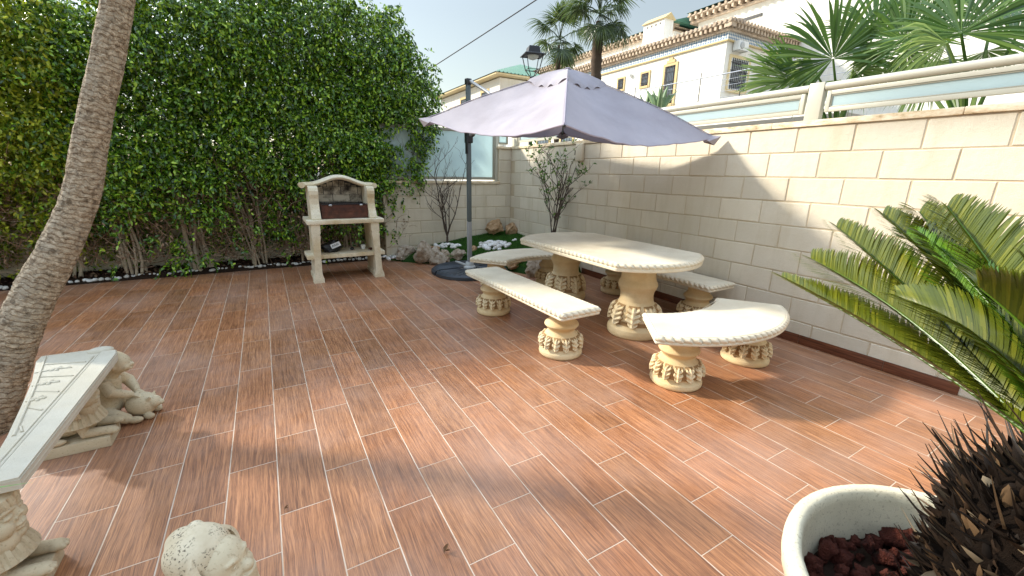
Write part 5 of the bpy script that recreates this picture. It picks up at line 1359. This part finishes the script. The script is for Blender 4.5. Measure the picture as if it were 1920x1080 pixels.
# distant house with green roof
gx, gy, gz = 17.5, 32.9, 10.45
v4 = thing('villa', 'distant white house with green hipped roof left of the street lantern', 'house', (gx, gy, 0))
MB().box(gx, gx+12, gy, gy+16, -.06, gz).build('wall', M_WHITE, v4, False)
MB().box(gx-.9, gx+12.9, gy-.9, gy+16.9, gz+.1, gz+.25).build('eaves', M_YTRIM, v4, False)
MB().add([(gx-1, gy-1, gz+.26), (gx+13, gy-1, gz+.26), (gx+13, gy+17, gz+.26), (gx-1, gy+17, gz+.26), (gx+6, gy+6, gz+3.0), (gx+6, gy+10, gz+3.0)], [(0, 1, 4), (1, 2, 5, 4), (2, 3, 5), (3, 0, 4, 5)]).build('roof', M_GREENROOF, v4, False)
mb = MB()
for k in range(34):
    x = gx-1+14*k/33; q = min(x-(gx-1), gx+13-x)/7
    mb.tube([(x, gy-1, gz+.28), (x, gy-1+7*q, gz+.28+2.74*q)], .07, 5, False) if q > .02 else None
mb.build('roof_tiles', M_GREENROOF, v4)
window(v4, gx, gy+2.5, gy+4.0, gz-2.7, gz-.9, .25); window(v4, gx, gy+8, gy+9.5, gz-2.7, gz-.9, .25)
ac2 = thing('air_conditioner', 'dark air conditioner on the wall of the distant green-roofed house', 'air conditioner', (gx+2.6, gy-.2, gz-1.6))
MB().box(gx+1.7, gx+3.3, gy-.5, gy-.03, gz-1.75, gz-.75, .03).build('casing', M_ACW, ac2)
MB().box(gx+2.2, gx+3.2, gy-.53, gy-.501, gz-1.65, gz-.85).build('fan_grille', M_IRON, ac2, False)

# ================================================================== TREE OUT OF VIEW THAT SHADES THE NEAR FLOOR
def crown_tree(loc, zc_, rx, rz, nl, label):
    t = thing('broad_tree', label, 'tree', loc); c = np.array([loc[0], loc[1], zc_])
    cl = rng.normal(size=(90, 3)); cl = c+nrm(cl)*(rng.uniform(.25, 1, 90)**.5)[:, None]*[rx, rx, rz]
    B = cl[rng.integers(0, 90, nl)]+rng.normal(size=(nl, 3))*.42
    V, Fq = leaf_arrays(B, rng.normal(size=(nl, 3))+[0, 0, -.5], rng.normal(size=(nl, 3))+[0, 0, 1], rng.uniform(.1, .2, nl), rng.uniform(.06, .1, nl))
    np_mesh('crown', V, Fq, M_LEAF, t, True)
    mb = MB().tube([(loc[0], loc[1], -.06), (loc[0]+.1, loc[1], zc_*.5), (loc[0], loc[1], zc_)], [.3, .22, .1], 12)
    for k in range(8): mb.tube([(loc[0], loc[1], zc_*.62), tuple(cl[k]*.4+c*.6), tuple(cl[k])], [.1, .06, .02], 6)
    mb.build('trunk', M_STEM, t)
crown_tree((-13.45, 3.85, -.06), 7.9, 1.25, 1.2, 9000, 'tall broad tree standing beyond the hedge to the left, outside the picture')

# ================================================================== STATUES
def statue_mb(parts):
    mb = MB()
    for p in parts:
        if p[0] == 'e': mb.ell(p[1], p[2], Matrix.Rotation(p[3], 3, 'Y') if len(p) > 3 else None, 24, 16)
        else: mb.tube(p[1], p[2], 14)
    return mb
def sphinx(parent, ox, oy, name='sphinx_leg'):
    o = Vector((ox, oy, 0))
    ps = [('e', (-.085, 0, .125), (.085, .07, .068)), ('e', (-.01, 0, .125), (.11, .06, .058)), ('e', (.07, 0, .15), (.055, .062, .078))]
    for s_ in (-1, 1):
        ps += [('t', [(.075, s_*.05, .14), (.08, s_*.056, .085), (.17, s_*.053, .076)], [.034, .028, .021]), ('e', (.172, s_*.053, .074), (.026, .026, .02)),
               ('e', (-.085, s_*.062, .11), (.062, .03, .055)), ('e', (-.03, s_*.075, .073), (.045, .019, .017))]
        for k in (-1, 0, 1): ps.append(('e', (.193-.004*abs(k), s_*.053+k*.0135, .069), (.013, .0075, .0115)))
    ps += [('t', [(.05, 0, .16), (.05, 0, .22)], [.055, .05]), ('e', (.085, 0, .303), (.053, .049, .06)), ('e', (.1, 0, .275), (.04, .038, .036)),
           ('t', [(.131, 0, .314), (.136, 0, .299), (.1395, 0, .291)], [.006, .0075, .0095]), ('e', (.133, .009, .287), (.008, .006, .006)), ('e', (.133, -.009, .287), (.008, .006, .006)),
           ('e', (.137, 0, .272), (.008, .016, .0045)), ('e', (.136, 0, .264), (.008, .014, .005)), ('e', (.128, 0, .249), (.014, .016, .012)),
           ('e', (.085, .03, .2), (.05, .04, .05)), ('e', (.085, -.03, .2), (.05, .04, .05))]
    for s_ in (-1, 1):
        ps += [('e', (.116, s_*.026, .279), (.024, .019, .022)), ('e', (.1315, s_*.021, .301), (.0075, .012, .0055)), ('t', [(.137, s_*.007, .313), (.134, s_*.022, .317), (.122, s_*.036, .311)], [.005, .006, .004])]
    HS = 1.62
    def hp(p): return Vector((.05+(p[0]-.085)*HS, p[1]*HS, .205+(p[2]-.249)*HS*.98))
    def big(p):
        if p[0] == 'e' and p[1][2] > .235: return ('e', tuple(hp(p[1])), tuple(q*HS for q in p[2]))
        if p[0] == 't' and p[1][0][2] > .28: return ('t', [tuple(hp(q)) for q in p[1]], [q*HS for q in p[2]])
        return p
    ps = [big(p) for p in ps]
    mb = statue_mb(ps); mb.v = [tuple(Vector(v)+o) for v in mb.v]
    b = mb.build(name, M_STATUE, parent, True, 180); remesh(b, .0028, 1)
    MB().box(ox-.175, ox+.172, oy-.088, oy+.088, .0, .056, .006).build('plinth', M_STATUE, b)
    # striped headcloth, collar and brow band
    hd = MB().lathe([(.08, .312), (.092, .314), (.097, .32), (.098, .335), (.093, .352), (.07, .37), (.03, .379)], 120, lambda a, z, r: (-.007 if math.cos(a*22) > .25 else 0) if z < .35 else 0, (ox+.048, oy, 0))
    for s_ in (-1, 1):
        for k in range(9):
            q = k/8
            hd.tube([(ox+.085-.12*q*.8, oy+s_*(.083+.006*q), .325-.01*q), (ox+.075-.12*q*.7, oy+s_*(.094+.004*q), .25-.01*q), (ox+.085-.13*q*.7, oy+s_*(.088+.004*q), .185-.01*q)], [.0062, .0068, .0072], 6)
        hd.ell((ox+.03, oy+s_*.075, .26), (.055, .02, .075))
    hd.build('headcloth', M_STATUE, b, True, 30)
    cl_ = MB().lathe([(.055, .212), (.064, .21), (.088, .185), (.104, .145), (.106, .135), (.1, .13), (.07, .15)], 140, lambda a, z, r: (-.008 if math.cos(a*20) > .2 else 0) if .14 < z < .203 else 0, (ox+.052, oy, 0))
    cl_.build('collar', M_STATUE, b, True, 30)
sb = thing('stone_bench', 'white carved stone bench on two lying sphinxes beside the leaning palm', 'bench', (-4.82, -4.4, 0))
SL = [(-4.648, -4.975), (-4.648, -3.90), (-4.662, -3.835), (-4.72, -3.79), (-4.79, -3.762), (-4.975, -3.758), (-4.972, -3.83), (-4.90, -4.10), (-4.85, -4.34), (-4.79, -4.65), (-4.745, -4.975)]
MB().prism(SL, .382, .416).build('seat', M_SLABW, sb, False)
mb = MB().prism([(x*.0+(-4.651 if x > -4.66 else x+.0), y) for x, y in [(-4.652, -4.972), (-4.652, -3.9), (-4.665, -3.84), (-4.722, -3.84), (-4.722, -4.972)]], .4165, .423)
mb.tube([(-4.729, -4.97, .418), (-4.729, -3.86, .418)], .0055, 8); mb.tube([(-4.745, -4.97, .417), (-4.745, -3.88, .417)], .004, 8)
mb.tube([(-4.652, -4.97, .398), (-4.652, -3.9, .398)], .0055, 8)
mb.build('seat_moulding', M_SLABW, sb, True, 40)
mb = MB()
for k in range(5):
    y = -3.93-.17*k; xl = float(np.interp(y, [-4.975, -4.65, -4.34, -4.1, -3.83], [-4.745, -4.79, -4.85, -4.9, -4.972]))
    mb.tube([(-4.757, y-.02, .4165), (xl+.02, y+.03, .4165)], .0048, 6)
    if xl < -4.835:
        cx_, cy_ = (-4.757+xl)/2, y-.06
        for j in range(5): a = j*2*PI/5; mb.ell((cx_+.015*math.cos(a), cy_+.015*math.sin(a), .4165), (.013, .008, .006), Matrix.Rotation(a, 3, 'Z'), 10, 6)
        hw2 = (-4.757-xl)/2-.022; mb.tube([(cx_-hw2, cy_-.012, .4165), (cx_, cy_, .418), (cx_+hw2*.8, cy_-.012, .4165)], .004, 6)
        for j in (-1, 1): mb.ell((cx_+j*hw2*.55, cy_-.004, .4165), (.014, .007, .005), Matrix.Rotation(.6*j, 3, 'Z'), 10, 6)
pl = [(-4.972+.012, -3.775), (-4.90+.012, -4.10), (-4.85+.012, -4.34), (-4.79+.012, -4.65)]
mb.tube([(x+.006, y, .4165) for x, y in pl], .006, 6)
mb.ell((-4.735, -3.80, .415), (.055, .04, .02)); 
mb.build('floral_relief', M_SLABW, sb, True, 60)
sphinx(sb, -4.865, -4.02); sphinx(sb, -4.83, -4.935)

def child_statue(ox, oy):
    t = thing('child_statue', 'stone child statue leaning over a round piglet, behind the far sphinx', 'statue', (ox, oy, 0))
    t.rotation_euler = (0, 0, -.25)
    ps = [('e', (-.04, .0, .10), (.075, .085, .085)), ('t', [(-.04, 0, .12), (-.02, 0, .2), (.015, 0, .26)], [.075, .068, .045]), ('t', [(.015, 0, .255), (.045, 0, .295)], [.028, .03]),
          ('e', (.062, 0, .335), (.056, .054, .056)), ('e', (.082, 0, .318), (.04, .04, .034)), ('e', (.122, 0, .325), (.013, .011, .011)), ('e', (.113, 0, .304), (.012, .019, .007)), ('e', (.042, 0, .352), (.06, .06, .05))]
    for s_ in (-1, 1):
        ps += [('t', [(.01, s_*.058, .245), (.045, s_*.082, .195), (.085, s_*.045, .165), (.105, s_*.022, .15)], [.028, .03, .023, .016]), ('e', (.112, s_*.018, .143), (.022, .015, .012)),
               ('t', [(-.03, s_*.06, .07), (.05, s_*.095, .06), (.10, s_*.085, .03)], [.042, .034, .026]), ('e', (.125, s_*.085, .024), (.038, .022, .02)), ('e', (.1, s_*.022, .318), (.02, .017, .018)), ('e', (.062, s_*.056, .33), (.012, .008, .016))]
        for k in range(4): ps.append(('t', [(.118, s_*.014+s_*.006*k-.002, .146), (.138, s_*.01+s_*.006*k-.004, .135), (.143, s_*.008+s_*.006*k-.004, .123)], [.0052, .0048, .004]))
        ps.append(('t', [(.108, s_*.005, .148), (.122, -s_*.004, .146)], [.0055, .0042]))
    b = statue_mb(ps).build('figure', M_STATUE, None, True, 180, loc=(0, 0, 0)); b.parent = t; remesh(b, .004, 2)
    pg = [('e', (.125, 0, .075), (.075, .065, .068)), ('e', (.185, -.005, .085), (.038, .036, .036)), ('e', (.22, -.005, .078), (.015, .017, .015)), ('t', [(.175, .022, .11), (.183, .032, .135)], [.014, .002]), ('t', [(.175, -.03, .11), (.19, -.042, .135)], [.014, .002]), ('e', (.17, .04, .018), (.028, .017, .02)), ('e', (.17, -.045, .018), (.028, .017, .02))]
    p = statue_mb(pg).build('piglet', M_STATUE, None, True, 180, loc=(0, 0, 0)); p.parent = t; remesh(p, .004, 2)
    bs = MB().tube([(0, 0, 0), (0, 0, 0)], 0) if 0 else None
child_statue(-4.735, -3.80)

gn = thing('garden_gnome', 'speckled stone garden gnome in a floppy cap seen from above at the bottom edge', 'statue', (-4.10, -5.60, 0)); gn.rotation_euler = (0, 0, -.5); gn.scale = (.76, .76, .76); gn.location.z = .15
MB().box(-.15, .17, -.15, .15, -.197, 0, .01).build('plinth', M_STATUE, None, loc=(0, 0, 0)).parent = gn
ps = [('e', (0, 0, .06), (.10, .10, .075)), ('t', [(0, 0, .05), (0, 0, .16), (0, 0, .25)], [.10, .088, .066]), ('e', (.03, 0, .33), (.08, .078, .085)), ('e', (.085, .03, .305), (.032, .03, .03)), ('e', (.085, -.03, .305), (.032, .03, .03)),
      ('e', (.118, 0, .318), (.022, .021, .02)), ('t', [(.09, 0, .3), (.088, 0, .24), (.07, 0, .18)], [.05, .052, .02]), ('e', (.105, .022, .288), (.022, .026, .012)), ('e', (.105, -.022, .288), (.022, .026, .012))]
for s_ in (-1, 1):
    ps += [('t', [(-.0, s_*.075, .24), (.03, s_*.11, .17), (.085, s_*.06, .14)], [.034, .034, .026]), ('e', (.1, s_*.045, .137), (.026, .018, .018)), ('e', (.075, s_*.05, .02), (.06, .034, .025)), ('e', (.02, s_*.078, .32), (.018, .012, .024)),
           ('t', [(.1, s_*.012, .353), (.098, s_*.03, .362), (.085, s_*.05, .358)], [.007, .009, .007])]
    for k in range(4): ps.append(('t', [(.11, s_*.05-s_*.011*k, .145), (.127, s_*.05-s_*.011*k, .135), (.126, s_*.05-s_*.011*k, .12)], [.0075, .007, .006]))
b = statue_mb(ps).build('figure', M_STATUE, None, True, 180, loc=(0, 0, 0)); b.parent = gn; remesh(b, .0042, 2)
for s_ in (-1, 1):
    e_ = MB().tube([(.1035+.0, s_*.032+.008*math.cos(a), .342+.006*math.sin(a)) for a in np.linspace(0, 2*PI, 14)], .0014, 5).build('eye', M_SPECK, None, loc=(0, 0, 0)); e_.parent = gn
ps = [('e', (-.035, 0, .372), (.098, .096, .082), .25), ('e', (-.085, .01, .405), (.052, .05, .045)), ('e', (-.075, .055, .418), (.026, .026, .022))]
hb = statue_mb(ps).build('cap', M_SPECK, None, True, 180, loc=(0, 0, 0)); hb.parent = gn; remesh(hb, .0042, 3)
mb = MB(); pts = []
for k in range(41):
    a = 2*PI*k/40; pts.append((.030+.052*math.cos(a)*.55+.028, .098*math.sin(a)*.98, .368+.0+.0*math.cos(a)-.06*math.cos(a)*-.35+.052*math.cos(a)))
vs = []; fs = []
ctr = Vector((.022, 0, .352)); ax_ = Vector((.86, 0, .5)).normalized(); e1 = Vector((0, 1, 0)); e2 = ax_.cross(e1)
for k in range(64):
    a = 2*PI*k/64
    for w, rr in ((-.032, .084), (-.03, .097), (0.0, .101), (.012, .098), (.013, .084)):
        wob = 1+.02*math.sin(5*a+1)
        vs.append(tuple(ctr+ax_*(w+.004*math.sin(3*a))+(e1*math.cos(a)+e2*math.sin(a))*rr*wob))
for k in range(64):
    for j in range(5): fs.append((k*5+j, k*5+(j+1) % 5, ((k+1) % 64)*5+(j+1) % 5, ((k+1) % 64)*5+j))
h_ = MB().add(vs, fs).build('cap_band', M_SPECK, None, True, 50, loc=(0, 0, 0)); h_.parent = gn

# ================================================================== SMALL THINGS
sp_ = thing('strap_leaf_plant', 'grassy plant whose single green leaf tip pokes in at the lower left edge', 'plant', (-4.93, -5.35, 0))
tipp = at_dist(62, 904, 1.35); rt = np.array([-4.93, -5.35, 0])
for k in range(9):
    e = np.array(tipp) if k == 0 else rt+np.array([random.uniform(-.5, -.05), random.uniform(-.25, .25), random.uniform(.3, .6)])
    tt = np.linspace(0, 1, 10)[:, None]; P = rt*(1-tt)+e*tt+np.array([0, 0, 1.])*(.22*np.sin(PI*tt))
    V, Fq = strip_arrays(P[None], np.repeat(nrm(np.cross(e-rt, [0, 0, 1.]))[None], 10, 0)[None], (np.array([.3, .8, 1, 1, 1, .95, .8, .6, .35, .03])*.011)[None])
    np_mesh('leaf', V, Fq, M_LIME, sp_, True)
for u, v, s_, lab in ((832, 1037, .034, 'curled dry brown leaf on the planks near the bottom centre'), (533, 956, .022, 'small dark dry leaf on a plank joint left of the bottom centre'), (866, 663, .012, 'tiny dry leaf on the sunlit planks left of the straight bench')):
    p = on_plane(u, v, 2, .006)
    V, Fq = leaf_arrays(p+np.array([[0, 0, 0], [.008, .004, .002]]), np.array([[.8, .6, .15], [.5, -.8, .3]]), np.array([[.1, 0, 1.], [.3, .3, 1]]), np.array([s_, s_*.7]), np.array([s_*.5, s_*.35]), .5, -.3)
    tag(np_mesh('dry_leaf', V, Fq, M_DRYLEAF, None, True), lab, 'leaf')
